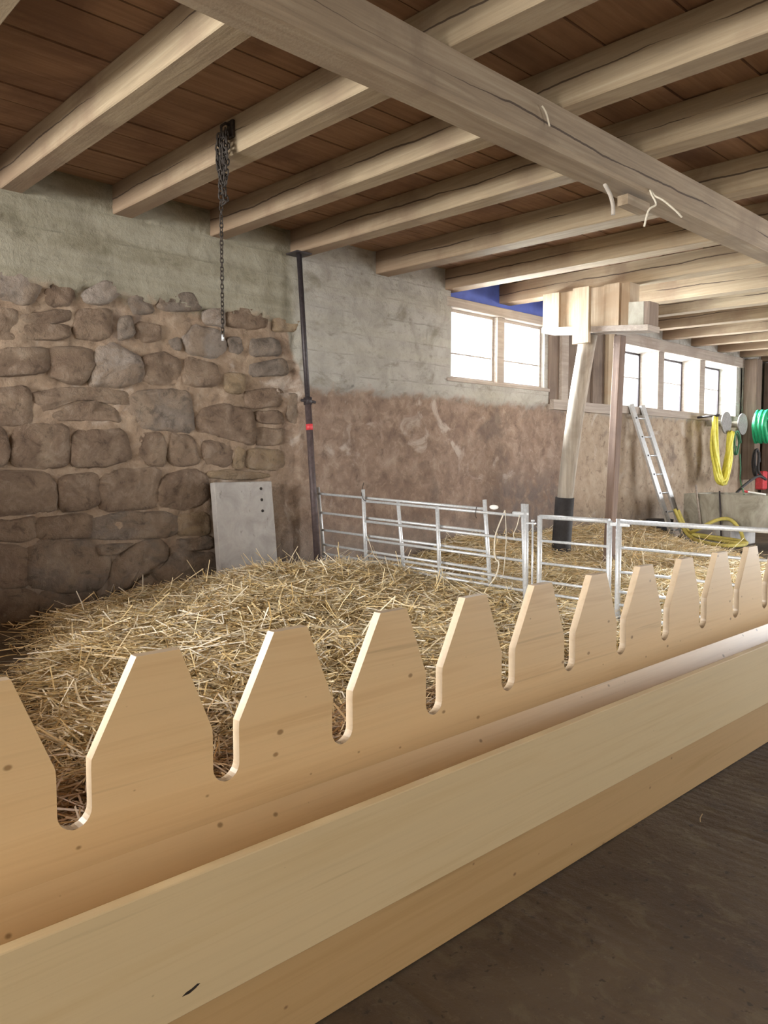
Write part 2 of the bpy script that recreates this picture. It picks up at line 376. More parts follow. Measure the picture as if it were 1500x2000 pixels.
# ------------------------------------------------------------------ setting: floor, walls, ceiling
YW = 6.0; YN = -3.0; XL = -6.0; XR = 17.0
def zj(y): return 3.14 + 0.028 * (y - 6.0)      # underside of the joists
JH = 0.225
fl = newbm()
def gridpatch(bm, x0, x1, nx, y0, y1, ny, fn):
    g = [[bm.verts.new(fn(x0 + (x1 - x0) * i / nx, y0 + (y1 - y0) * j / ny)) for j in range(ny + 1)] for i in range(nx + 1)]
    for i in range(nx):
        for j in range(ny):
            f = bm.faces.new((g[i][j], g[i + 1][j], g[i + 1][j + 1], g[i][j + 1])); f.smooth = True
box(fl, XL - 0.4, XR + 0.4, YN - 0.4, YW + 0.4, -0.3, -0.03)
def floor_z(x, y):
    z = 0.004 * fbm(x * 2, y * 2) 
    if y < 1.24:                                  # scored joints and broom ridges in the aisle concrete
        z += 0.0007 * math.sin(x * 2 * math.pi / 0.045 + 2.0 * fbm(x * 1.5, y * 1.5)) * max(0, min(1, (fbm(x * 0.8, y * 0.8, 3) + 0.25) * 2))
        for jy in (0.62,): z -= 0.002 * math.exp(-((y - jy - 0.05 * fbm(x, 1)) / 0.02) ** 2)
        for jx in (1.18, 1.42, 2.45, 3.6, 4.7): z -= 0.0025 * math.exp(-((x - jx - 0.04 * fbm(y * 2, 2)) / 0.012) ** 2) * max(0, min(1, 0.5 + 1.5 * fbm(y * 2, jx)))
    return (x, y, z)
gridpatch(fl, 0.5, 6.0, 420, -0.6, 1.26, 110, floor_z)
gridpatch(fl, XL, 0.5, 40, YN, 1.26, 40, floor_z); gridpatch(fl, 6.0, XR, 60, YN, 1.26, 30, floor_z)
gridpatch(fl, 0.5, 6.0, 60, YN, -0.6, 20, floor_z); gridpatch(fl, XL, XR, 160, 1.26, YW + 0.1, 60, floor_z)
tag(obj('floor', fl, M_floor), 'brown dirty concrete barn floor with scored joints', kind='structure')
boxobj('yard_ground', (-60, 80, -60, 60, -0.45, -0.31), M_yard)
tag(D.objects['yard_ground'], 'gravel yard outside the barn', kind='structure')

def relief(x, z):
    side = 1 if x > 4.4 else 0
    zb = (1.93 if side else 2.52) + 0.06 * fbm(x * 2.2, 4)
    if z > zb:
        r = 0.045 + 0.004 * fbm(x * 3, z * 3, 2)
        k = (z - zb) / 0.21 + 0.15 * fbm(x * 0.5, z, 9)       # shuttering boards
        r += 0.012 * (noise.noise((math.floor(k) * 3.1, 0, 0)))
        fr = k - math.floor(k)
        if fr < 0.09: r -= 0.014 * (0.6 + fbm(x * 6, z, 5))
        return r
    if x > 8.6: return 0.03 + 0.012 * fbm(x * 3, z * 3, 1)
    a = 0.022 * fbm(x * 2.4, z * 2.4, 1, 6, 0.7) + (0.006 if side else 0.016) * fbm(x * 8, z * 8, 3, 5, 0.6)
    return a + (0.022 if side else 0.0)
wb = newbm()
def wpatch(x0, x1, z0, z1, s=0.026):
    nx = max(2, int((x1 - x0) / s)); nz = max(2, int((z1 - z0) / s))
    gridpatch(wb, x0, x1, nx, z0, z1, nz, lambda x, z: (x, YW - relief(x, z), z))
    box(wb, x0, x1, YW + 0.05, YW + 0.40, z0, z1)
ZT = 3.40
wpatch(XL, -3.1, 0, ZT, 0.08); wpatch(-3.1, -0.1, 0, 2.15, 0.08); wpatch(-0.1, 1.0, 0, ZT, 0.08); box(wb, -3.1, -0.1, YW - 0.02, YW + 0.40, 2.97, ZT); wpatch(1.0, 6.56, 0, ZT); wpatch(6.56, 8.46, 0, 2.15)
wpatch(8.46, 10.1, 0, 1.97, 0.05); wpatch(10.1, 14.5, 0, 2.03, 0.06); wpatch(14.5, XR, 0, ZT, 0.08)
box(wb, 6.50, 8.50, YW + 0.10, YW + 0.40, 2.97, ZT); box(wb, 8.46, 10.1, YW + 0.05, YW + 0.40, 1.97, ZT)
box(wb, 10.1, 14.5, YW - 0.02, YW + 0.40, 2.95, ZT)
for p in ((6.50, 6.60), (8.40, 8.48), (10.06, 10.12), (14.32, 14.52)): box(wb, p[0], p[1], YW - 0.015, YW + 0.40, 2.0, 2.98)
wall = obj('wall_back', wb, M_wall)
tag(wall, 'old stone barn wall with a concrete band along its top', kind='structure')
bm = newbm()
for y0, y1, z0, z1 in ((YN - 0.3, -2.3, 0, 3.5), (-2.3, 1.1, 2.5, 3.5), (1.1, 1.7, 0, 3.5), (1.7, 5.1, 0, 1.4), (1.7, 5.1, 2.8, 3.5), (5.1, YW + 0.4, 0, 3.5)): box(bm, XL - 0.3, XL, y0, y1, z0, z1)
tag(obj('wall_left', bm, M_wall), 'plastered end wall at the left with an unseen door and a wide window opening added for light', kind='structure')  # both openings are assumed, cut for the lamps behind them
bm = newbm()
for y0, y1, z0, z1 in ((YN - 0.3, -2.7, 0, 3.5), (-2.7, 0.7, 2.6, 3.5), (0.7, YW + 0.4, 0, 3.5)): box(bm, XR, XR + 0.3, y0, y1, z0, z1)
tag(obj('wall_right', bm, M_dark), 'dark end wall at the right with an unseen door opening added for light', kind='structure')
bm = newbm()
for x0, x1, z0, z1 in ((XL, 7.4, 0, 3.5), (7.4, 10.6, 2.5, 3.5), (10.6, XR, 0, 3.5)):
    box(bm, x0, x1, YN - 0.3, YN, z0, z1)
tag(obj('wall_front', bm, M_wall), 'near barn wall with an unseen doorway added for light', kind='structure')

bm = newbm()  # unseen boards added to shade the lower-left wall and straw
for i in range(4): box(bm, -0.82, -0.78, 1.56, 4.44, 0.02 + i * 0.19, 0.02 + i * 0.19 + 0.185)
for i in range(8): box(bm, -0.82, -0.78, 4.45, YW - 0.08, 0.02 + i * 0.19, 0.02 + i * 0.19 + 0.185)
tag(obj('wall_light_blocker', bm, M_oldwood), 'unseen board wall added outside the left edge to shade the pen', kind='structure')
ceil = newbm(); zc = lambda y: zj(y) + JH
vs = [ceil.verts.new(p) for p in [(x, y, zc(y) + dz) for x in (XL - 0.3, XR + 0.3) for y in (YN - 0.3, YW + 0.4) for dz in (0.035, 0.2)]]
for f in ((0,1,3,2),(4,6,7,5),(0,4,5,1),(2,3,7,6),(0,2,6,4),(1,5,7,3)): ceil.faces.new([vs[i] for i in f])
ceiling = tag(obj('ceiling', ceil, M_dark), 'dark boarded barn ceiling above the joists', kind='structure')
y = 5.98; cuts = [1.1 + 0.5, 6.6, 11.6]
while y > YN:
    w = random.choice((0.17, 0.2, 0.22, 0.24)); xa = XL
    for xb in (random.uniform(0.2, 1.0), random.uniform(4.6, 6.6), random.uniform(9.5, 11.6), XR):
        bm = newbm(); y0, y1 = y - w + 0.007, y
        dz = random.uniform(-0.004, 0.006); t = 0.026
        q = [bm.verts.new((x, yy, zc(yy) + dz + h)) for x in (xa + 0.003, xb - 0.003) for yy in (y0, y1) for h in (0, t)]
        for f in ((0,1,3,2),(4,6,7,5),(0,4,5,1),(2,3,7,6),(0,2,6,4),(1,5,7,3)): bm.faces.new([q[i] for i in f])
        o = obj('plank', bm, M_plank, ceiling); xa = xb
    y -= w

# stones of the left part of the wall: outlines in wall coordinates (x, z)
def wxz(px, py):                                # wall point behind a spot of the survey sketch
    cp, sp = 0.998083, 0.061882
    a = (px - 750) / 1500; b = (1000 - py) / 1500
    fy = cp + b * sp; fz = -sp + b * cp
    u = fy * 0.680 + a * 0.733; v = fy * 0.733 - a * 0.680
    t = YW / v; return (u * t, 1.18 + fz * t)
S4 = {  # second survey sheet, lower wall
 'b': [[(-40,20),(150,20),(155,180),(100,195),(-40,190)],[(260,150),(340,105),(480,80),(560,120),(590,170),(560,185),(280,165)],
  [(180,45),(300,25),(500,20),(620,40),(615,105),(570,105),(480,68),(340,92),(250,130),(190,95)],
  [(960,180),(1000,120),(1100,105),(1230,135),(1240,240),(1220,300),(1000,240)],[(1255,130),(1370,130),(1375,200),(1250,185)],
  [(1256,212),(1380,225),(1370,295),(1250,290)],[(1200,30),(1370,30),(1370,110),(1210,118)],
  [(-60,200),(40,220),(45,340),(20,395),(-60,395)],[(70,215),(320,210),(335,300),(320,400),(200,410),(70,390)],
  [(350,240),(600,225),(640,340),(600,380),(480,405),(350,400)],[(680,240),(790,240),(810,300),(800,395),(740,390),(670,350)],
  [(830,250),(920,255),(960,300),(970,390),(870,400),(825,370)],[(985,280),(1050,270),(1130,310),(1125,395),(1000,390)],
  [(-60,430),(230,435),(270,520),(260,625),(-60,640)],[(295,450),(470,440),(490,520),(470,600),(300,620)],
  [(500,450),(640,420),(770,425),(770,500),(755,600),(500,615),(495,540)],[(800,460),(930,420),(1000,450),(1015,560),(940,605),(800,605),(780,540)],
  [(-60,690),(40,660),(170,655),(170,760),(-60,760)],[(180,650),(440,640),(440,755),(180,755)],
  [(-60,790),(130,790),(140,990),(-60,990)],[(-60,1010),(180,1010),(180,1160),(-60,1165)]],
 'g': [[(640,40),(900,30),(930,100),(940,230),(720,215),(620,150)],[(1400,50),(1470,50),(1470,200),(1400,170)],
  [(460,650),(680,630),(850,630),(855,740),(640,755),(460,755)],[(145,780),(430,770),(520,850),(525,920),(480,1000),(330,1010),(150,990)],
  [(460,790),(660,770),(560,830),(480,835)],[(560,870),(660,780),(780,770),(815,810),(800,870),(690,930),(600,1010),(540,1000)],
  [(830,800),(930,825),(1040,832),(1040,1050),(760,1050),(630,1040),(700,950),(810,890)],
  [(195,1015),(330,1020),(450,1010),(470,1080),(330,1140),(195,1150)],[(870,760),(1020,745),(1025,808),(940,812),(870,790)]],
 't': [[(1210,325),(1370,320),(1380,400),(1350,420),(1220,415),(1200,380)],[(1140,310),(1192,320),(1188,410),(1140,405)],
  [(870,640),(1020,625),(1025,735),(870,735)],[(1030,430),(1150,420),(1290,440),(1310,462),(1030,466)]]}
S3 = {
 'l': [[(-40,450),(110,450),(190,530),(160,600),(90,610),(-40,570)],[(400,560),(480,500),(560,520),(580,560),(520,610),(400,600)],
  [(445,950),(480,830),(560,800),(690,880),(690,980),(600,1010),(450,1010)],[(890,760),(960,720),(1060,740),(1100,830),(1040,880),(920,840)],
  [(990,640),(1090,630),(1100,720),(1000,710)]],
 'b': [[(200,570),(240,520),(310,515),(360,570),(330,620),(230,620)],[(110,710),(330,710),(330,780),(110,780)],[(110,650),(330,640),(330,700),(110,700)],
  [(375,640),(540,640),(545,770),(470,785),(370,770)],[(-40,640),(95,640),(100,790),(-40,790)],[(-40,830),(220,830),(230,950),(-40,960)],
  [(240,830),(440,830),(460,890),(420,980),(380,1000),(240,960)],[(700,870),(790,850),(870,880),(880,920),(860,1000),(700,990)],
  [(900,870),(1050,900),(1070,1010),(900,1010)],[(1110,620),(1240,620),(1300,680),(1290,725),(1200,730),(1115,715)],
  [(660,690),(780,720),(780,790),(660,800)]],
 'g': [[(620,600),(670,530),(740,580),(750,650),(660,660)],[(770,550),(960,560),(980,640),(820,650),(765,620)],[(1110,770),(1180,770),(1180,850),(1110,850)],
  [(1210,780),(1350,780),(1370,860),(1230,870)],[(580,680),(640,670),(650,770),(570,790)],[(1230,900),(1390,880),(1400,960),(1220,960)],
  [(820,790),(875,770),(885,830),(850,840)]],
 't': [[(1330,680),(1390,640),(1460,680),(1450,740),(1340,740)],[(1090,950),(1190,950),(1190,1045),(1090,1045)]]}
def stone(poly, m, proud):
    pts = [wxz(*p) for p in poly]
    # outline rounded by subdividing twice (Chaikin)
    for _ in range(2):
        q = []
        for i in range(len(pts)):
            a, b = pts[i], pts[(i + 1) % len(pts)]
            k = 0.17
            q += [(a[0] * (1 - k) + b[0] * k, a[1] * (1 - k) + b[1] * k), (a[0] * k + b[0] * (1 - k), a[1] * k + b[1] * (1 - k))]
        pts = q
    cx = sum(p[0] for p in pts) / len(pts); cz = sum(p[1] for p in pts) / len(pts)
    bm = newbm(); rings = []; sd = random.uniform(0, 90)
    for s, d in ((1.16, -0.35), (1.085, 0.35), (1.01, 0.8), (0.78, 1.0), (0.4, 1.0)):
        ring = []
        for x, z in pts:
            xx = cx + (x - cx) * s; zz = cz + (z - cz) * s
            j = 0.022 * fbm(xx * 7, zz * 7, sd)
            e = proud * d + (0.024 * fbm(xx * 5, zz * 5, sd, 5, 0.7) + 0.010 * fbm(xx * 16, zz * 16, sd, 3, 0.7)) * min(1, max(0, d) * 1.3)
            ring.append(bm.verts.new((xx - cx + j, -e, zz - cz + j)))
        rings.append(ring)
    n = len(pts)
    for a, b in zip(rings, rings[1:]):
        for i in range(n):
            f = bm.faces.new((a[i], b[i], b[(i + 1) % n], a[(i + 1) % n]))
    c = bm.verts.new((0, -proud * 1.05, 0))
    for i in range(n): bm.faces.new((rings[-1][i], c, rings[-1][(i + 1) % n]))
    bmesh.ops.recalc_face_normals(bm, faces=bm.faces)
    o = obj('stone', bm, m, wall, smooth=True); o.location = (cx, YW - 0.004, cz)
SM = {'b': M_st_b, 'g': M_st_g, 'l': M_st_l, 't': M_st_t}
for sheet, s, ox, oy, pr in ((S4, 2.5, 0, 750, 0.026), (S3, 2.5, 0, 350, 0.024)):
    for k, polys in sheet.items():
        for p in polys: stone([(a / s + ox, b / s + oy) for a, b in p], SM[k], pr * random.uniform(0.75, 1.3) * (1.5 if k == 'l' else 1))

# blue strip between the joist ends above the window, lintel and sills
boxobj('blue_strip', (6.50, 8.50, YW + 0.03, YW + 0.09, 3.07, ZT), M_blue, wall)
def window(n, x0, x1, z0, z1, depth, bars):
    bm = newbm(); t = 0.035; y0, y1 = YW + depth, YW + depth + 0.05
    box(bm, x0, x0 + t, y0, y1, z0, z1); box(bm, x1 - t, x1, y0, y1, z0, z1)
    box(bm, x0 + t, x1 - t, y0, y1, z0, z0 + t); box(bm, x0 + t, x1 - t, y0, y1, z1 - t, z1)
    o = tag(obj(f'window_{n}', bm, M_frame if depth < 0.1 else M_pipe), kind='structure')
    for b in bars:
        if b > 0: boxobj('glazing_bar', (x0 + t, x1 - t, y0 + 0.012, y0 + 0.035, z0 + b - 0.008, z0 + b + 0.008), M_frame, o)
        else: boxobj('glazing_bar', (x0 - b - 0.008, x0 - b + 0.008, y0 + 0.012, y0 + 0.035, z0 + t, z1 - t), M_frame, o)
    boxobj('pane', (x0 + t, x1 - t, y0 + 0.022, y0 + 0.026, z0 + t, z1 - t), M_glass, o)
    return o
tag(window(1, 6.60, 7.43, 2.165, 2.965, 0.04, (0.30,)), 'overexposed window left of the centre mullion above the pen')
tag(window(2, 7.57, 8.40, 2.165, 2.965, 0.04, (0.30,)), 'overexposed window right of the centre mullion, beside the propped beam')
tag(window(3, 10.12, 11.42, 2.045, 2.94, 0.30, (0.5,)), 'white window behind the top of the ladder')
tag(window(4, 11.60, 12.85, 2.045, 2.94, 0.30, (0.5,)), 'white window in the middle of the far row of three')
tag(window(5, 13.04, 14.32, 2.045, 2.94, 0.30, (0.5,)), 'white window above the hanging yellow hose')
tag(window(6, -3.1, -1.62, 2.15, 2.97, 0.04, (0.30,)), 'unseen window added to the stone wall at the left to light the straw')  # this pair is out of view, added to let light onto the straw
tag(window(7, -1.58, -0.1, 2.15, 2.97, 0.04, (0.30,)), 'unseen window added to the stone wall at the left, second light')
def trim(n, b6, m, label):
    tag(boxobj(f'trim_{n}', b6, m, bev=0.006), label, kind='structure')
trim(1, (6.50, 8.50, YW - 0.05, YW + 0.10, 2.965, 3.075), M_frame, 'grey wooden lintel over the two joined windows')
trim(2, (7.43, 7.57, YW - 0.02, YW + 0.12, 2.165, 2.965), M_frame, 'grey mullion between the two joined windows')
trim(3, (6.50, 8.48, YW - 0.055, YW + 0.10, 2.125, 2.168), M_frame, 'pale sill under the two joined windows')
trim(4, (11.42, 11.60, YW - 0.02, YW + 0.40, 2.04, 2.95), M_frame, 'white post between the ladder window and the middle window')
trim(5, (12.85, 13.04, YW - 0.02, YW + 0.40, 2.04, 2.95), M_frame, 'white post between the middle window and the last window')
trim(6, (10.1, 14.5, YW - 0.08, YW + 0.40, 1.93, 2.045), M_frame, 'long timber sill under the far row of windows')
trim(7, (10.1, 14.55, YW - 0.06, YW + 0.10, 2.945, 3.12), M_frame, 'timber lintel above the far row of windows')
# boarded stretch between the two groups of windows
for i, (x0, x1, d, m) in enumerate(((8.48, 8.70, 0.02, M_oldwood), (8.70, 8.86, 0.06, M_frame), (8.86, 9.02, -0.01, M_oldwood), (9.02, 9.18, -0.015, M_oldwood),
        (9.18, 9.34, -0.01, M_oldwood), (9.34, 9.5, 0.0, M_oldwood), (9.5, 9.66, 0.03, M_oldwood), (9.66, 9.86, -0.01, M_oldwood), (9.86, 10.02, 0.05, M_newwood), (10.02, 10.1, 0.02, M_oldwood))):
    boxobj('plank', (x0 + 0.004, x1 - 0.004, YW - 0.02 - d, YW + 0.05, 1.97, 3.1), m, wall)
boxobj('rail', (8.5, 10.08, YW - 0.10, YW - 0.02, 1.9, 2.03), M_frame, wall)
# dark timber braces in the right-hand corner
for b6 in ((14.55, 14.80, 5.72, 5.95, 0.9, 3.1), (15.35, 15.65, 5.60, 5.9, 0.0, 3.1)):
    tag(boxobj('timber_post', b6, M_oldwood, bev=0.01), 'dark upright timber right of the last window' if b6[0] < 15 else
        'dark corner timber carrying the green hose coil', 'post')

# ------------------------------------------------------------------ joists and cross beam
JO = [(1.13, 0.15, 'ceiling joist cut by the top left corner of the picture'), (1.955, 0.15, 'first full ceiling joist from the left, ending at the left edge'),
      (2.79, 0.165, 'ceiling joist with the rusty chain hanging on it'), (3.64, 0.15, 'ceiling joist next to the right of the chain joist'),
      (4.50, 0.165, 'ceiling joist resting on the dark steel prop'), (5.60, 0.19, 'ceiling joist next to the right of the propped joist'),
      (6.66, 0.19, 'ceiling joist ending just left of the first window'), (7.72, 0.20, 'ceiling joist running over the middle of the first windows'),
      (8.82, 0.18, 'ceiling joist right behind the boarded bracket beam'), (9.65, 0.16, 'second ceiling joist behind the boarded bracket beam'),
      (10.70, 0.16, 'ceiling joist above the ladder window'), (11.68, 0.16, 'ceiling joist above the left edge of the middle far window'),
      (12.65, 0.16, 'ceiling joist above the right half of the middle far window'), (13.65, 0.16, 'ceiling joist above the last white window'),
      (14.58, 0.16, 'ceiling joist just right of the last white window'), (15.5, 0.16, 'farthest ceiling joist in the dark right corner')]
def joist(xf, w, label):
    bm = newbm(); y0, y1, n = YN, 6.03, 26
    yc = 0.0
    ring = []
    for i in range(n + 1):
        y = y0 + (y1 - y0) * i / n
        z = zj(y); o1 = 0.006 * fbm(y * 0.8, xf * 3); o2 = 0.006 * fbm(y * 0.8, xf * 3 + 7)
        c = 0.006
        pr = [(-w + o1, JH - 0.003), (-w + o1, c), (-w + c + o1, 0.0 + o2 * 0.4), (-c + o2, 0.0 + o2 * 0.4), (o2, c), (o2, JH - 0.003)]
        ring.append([bm.verts.new((px, y, z - 3.0 + pz)) for px, pz in pr])
    for a, b in zip(ring, ring[1:]):
        for k in range(6): bm.faces.new((a[k], b[k], b[(k + 1) % 6], a[(k + 1) % 6]))
    bm.faces.new(ring[0]); bm.faces.new(ring[-1][::-1])
    bmesh.ops.recalc_face_normals(bm, faces=bm.faces)
    o = obj('ceiling_joist', bm, M_joist); o.location = (xf, 0, 3.0)
    return tag(o, label, 'beam', 'rough sawn ceiling joists')
for j in JO: joist(*j)
bm = newbm(); ring = []
for i in range(61):
    x = XL + (XR - XL) * i / 60; c = 0.02
    o1 = 0.006 * fbm(x * 0.7, 5); o2 = 0.006 * fbm(x * 0.7, 9)
    zt = zj(2.4) - 2.8
    pr = [(2.40 + o1, zt), (2.40 + o1, 0.02 + c), (2.40 + c + o1, 0.02), (2.60 - c + o2, 0.02 + o1), (2.60 + o2, 0.02 + c), (2.60 + o2, zt + 0.004)]
    ring.append([bm.verts.new((x, py, pz)) for py, pz in pr])
for a, b in zip(ring, ring[1:]):
    for k in range(6): bm.faces.new((a[k], b[k], b[(k + 1) % 6], a[(k + 1) % 6]))
bm.faces.new(ring[0]); bm.faces.new(ring[-1][::-1]); bmesh.ops.recalc_face_normals(bm, faces=bm.faces)
o = obj('cross_beam', bm, M_cross); o.location = (0, 0, 2.8)
tag(o, 'long heavy cross beam running diagonally under all the ceiling joists', 'beam')

# ------------------------------------------------------------------ feed trough
FT = empty('feed_trough', (2.8, 1.35, 0), label='new spruce plywood feed trough with a row of notched palisade spires', cat='feed trough')
def local(o, p): o.location = Vector(o.location) - Vector(p.location); return o
P0, PS, PW = 0.681, 0.3385, 0.097              # first spire's left top corner, pitch, top width
XA, XB = -1.0, 6.6
ytop, ysh, ybot = 0.788, 0.592, 0.469
out = [(XA, 0.06), (XB, 0.06)]
k0, k1 = math.ceil((XA - P0) / PS), math.floor((XB - P0 - 0.1) / PS)
prof = []
def arc(cx, cz, r, a0, a1, n=6): return [(cx + r * math.cos(R(a0 + (a1 - a0) * i / n)), cz + r * math.sin(R(a0 + (a1 - a0) * i / n))) for i in range(n + 1)]
for k in range(k0, k1 + 1):
    x = P0 + k * PS; s = x + PW + 0.075; e = x + PS - 0.097; r = 0.036
    prof += [(x, ytop), (x + PW, ytop)]
    if k < k1: prof += [(s, ysh + 0.006), (s + 0.001, ysh - 0.01)] + arc(s + 0.001 + r, ybot + r, r, 180, 270) + arc(e - 0.001 - r, ybot + r, r, 270, 360) + [(e - 0.001, ysh - 0.01), (e, ysh + 0.006)]
out = [(XB, 0.06), (XB, ytop)] + prof[::-1] + [(XA, ytop), (XA, 0.06)]
# clean the run at both ends
out = [(XB, 0.06), (XB, ybot)] + prof[::-1] + [(XA, ybot), (XA, 0.06)]
bm = newbm(); yf, yb = 1.49 - 0.013, 1.49 + 0.013
fv = [bm.verts.new((x, yf, z)) for x, z in out]
face = bm.faces.new(fv)
ex = bmesh.ops.extrude_face_region(bm, geom=[face])
for v in ex['geom']:
    if isinstance(v, bmesh.types.BMVert): v.co.y = yb
bmesh.ops.recalc_face_normals(bm, faces=bm.faces)
me = D.meshes.new('palisade_board'); bm.to_mesh(me); bm.free()
me.materials.append(M_pal); me.materials.append(M_edge)
for p in me.polygons: p.material_index = 0 if abs(p.normal.y) > 0.7 else 1
local(obj('palisade_board', me, None, FT), FT)
local(boxobj('front_board', (XA, XB, 1.224, 1.250, 0.182, 0.434), M_front, FT, 0.002), FT)['label'] = 'pale upper front board'
local(boxobj('lower_board', (XA, XB, 1.232, 1.256, 0.004, 0.182), M_low, FT, 0.002), FT)['label'] = 'browner lower front board'
for nm, q in (('sloping_board', ((1.4765, 0.386), (1.4765, 0.33), (1.442, 0.30), (1.437, 0.322))), ('bottom_board', ((1.251, 0.285), (1.436, 0.318), (1.440, 0.296), (1.251, 0.263)))):
    bm = newbm(); vs = [bm.verts.new((x, *p)) for x in (XA, XB) for p in q]
    for f in ((0,1,5,4),(1,2,6,5),(2,3,7,6),(3,0,4,7),(0,3,2,1),(4,5,6,7)): bm.faces.new([vs[i] for i in f])
    bmesh.ops.recalc_face_normals(bm, faces=bm.faces); local(obj(nm, bm, M_pal, FT), FT)
bm = newbm(); vs = [bm.verts.new((0.6565 + a, 1.2236, 0.2238 + b)) for a, b in ((-0.019, -0.004), (-0.004, -0.005), (0.008, -0.001), (0.018, 0.004), (0.012, 0.006), (0.0, 0.002), (-0.010, 0.0005))]
bm.faces.new(vs); ex = bmesh.ops.extrude_face_region(bm, geom=bm.faces[:])
for v in ex['geom']:
    if isinstance(v, bmesh.types.BMVert): v.co.y += 0.003
bmesh.ops.recalc_face_normals(bm, faces=bm.faces); local(obj('resin_pocket', bm, M_chain, FT), FT)
for x in (XA + 0.013, 1.9, 4.4, XB - 0.013):
    bm = newbm(); box(bm, x - 0.012, x + 0.012, 1.257, 1.4755, 0.004, 0.255, 0.002); local(obj('rib', bm, M_low, FT), FT)

# ------------------------------------------------------------------ hurdles and gate
def frame_pts(a, b):
    a = Vector(a); b = Vector(b); return a, b
def hurdle(name, a, b, posts, rails, ztop, label, rp=0.017, rr=0.0115, toprail=None, zb=0.03, group='galvanised sheep hurdles', skew=0.0):
    """a, b: (x, y) ends; posts: list of (t, z_top, z_bottom); rails: list of (z_at_a, z_at_b)"""
    root = empty(name, (a[0], a[1], 0), label=label, cat='hurdle', group=group)
    dx, dy = b[0] - a[0], b[1] - a[1]
    for t, z1, z0 in posts:
        o = tubeobj('post', [(dx * t + skew * (1 - z0 / ztop), dy * t, z0), (dx * t, dy * t, z1)], rp, M_galv, root, 12)
    for i, (za, zb2) in enumerate(rails):
        r = (toprail if (i == 0 and toprail) else rr)
        tubeobj('rail', [(skew * (1 - za / ztop), 0, za), (dx + skew * (1 - za / ztop), dy, zb2)], r, M_galv, root, 10)
    return root
def lerp2(a, b, t): return (a[0] + (b[0] - a[0]) * t, a[1] + (b[1] - a[1]) * t)
E0, E1 = (4.45, 5.74), (4.84, 3.62)
def onE(t): return lerp2(E0, E1, t)
RL = (0.893, 0.713, 0.547, 0.406, 0.318, 0.235); RR_ = (0.793, 0.606, 0.442, 0.291, 0.207, 0.122)
def railz(t): return [l + (r - l) * t for l, r in zip(RL, RR_)]
tA, tB = 0.83, 0.27            # hurdle one: 0..tA, hurdle two: tB..1 (they overlap and are tied)
def rails(t0, t1, dz=0.0): return [(p + dz, q + dz) for p, q in zip(railz(t0), railz(t1))]
off = lambda p, d: (p[0] + d, p[1] + 0.18 * d)
h1 = hurdle('sheep_hurdle', off(onE(0), 0.03), off(onE(tA), 0.03), [(0, 0.965, 0.14), (0.52, railz(0.43)[0], 0.10), (1, railz(tA)[0] + 0.085, 0.06)],
       rails(0, tA, 0.012), 0.9, 'galvanised sheep hurdle standing against the wall beside the steel prop', skew=0.10)
h2 = hurdle('sheep_hurdle', off(onE(tB), -0.02), off(onE(1), -0.02), [(0, railz(tB)[0] + 0.09, 0.12), (0.50, railz(0.63)[0], 0.08), (1, 0.875, 0.02)],
       rails(tB, 1, -0.012), 0.85, 'galvanised sheep hurdle tied between the wall hurdle and the hinge post', skew=0.05)
G0, G1 = (4.65, 3.335), (4.65, 2.765)
gz = [0.797, 0.622, 0.458, 0.324, 0.2355, 0.158, 0.0875]
gate = hurdle('hurdle_gate', G0, G1, [(0, 0.805, 0.03), (1, 0.80, 0.03)], [(z, z) for z in gz], 0.8,
       'narrow galvanised gate hurdle hung on the tall hinge post', rp=0.018, rr=0.0095, toprail=0.0165)
h3 = hurdle('sheep_hurdle', (4.65, 2.695), (4.65, 1.545), [(0, 0.815, 0.01), (1, 0.80, 0.03)], [(z, z) for z in gz], 0.8,
       'galvanised sheep hurdle running from the gate to behind the palisade on the right', rp=0.019, rr=0.0095, toprail=0.0165)
clip = newbm(); box(clip, -0.012, 0.012, -0.075, 0.075, 0.765, 0.79, 0.003); obj('latch_clip', clip, M_galv, h3)
hp = empty('hinge_post', (4.65, 3.46, 0), label='tall galvanised hinge post beside the gate hurdle with a hinge rod', cat='post')
tubeobj('post', [(0.01, 0, 0.02), (0, 0, 0.885)], 0.019, M_galv, hp, 12)
hrod = tubeobj('hinge_rod', [(0, -0.062, 0.05), (0, -0.062, 0.755)], 0.007, M_galv, hp, 8)
for z in (0.74, 0.12):
    bm = newbm(); box(bm, -0.012, 0.012, -0.085, 0.0, z, z + 0.010); obj('hinge_lug', bm, M_galv, hrod)
bm = newbm(); box(bm, -0.014, 0.014, -0.018, 0.12, 0.80, 0.826, 0.005); obj('clip', bm, M_galv, hp)
bm = newbm(); tube(bm, [(0.0, -0.062, 0.758), (0.0, -0.062, 0.772)], 0.013, 10); obj('rod_cap', bm, M_galv, hrod)
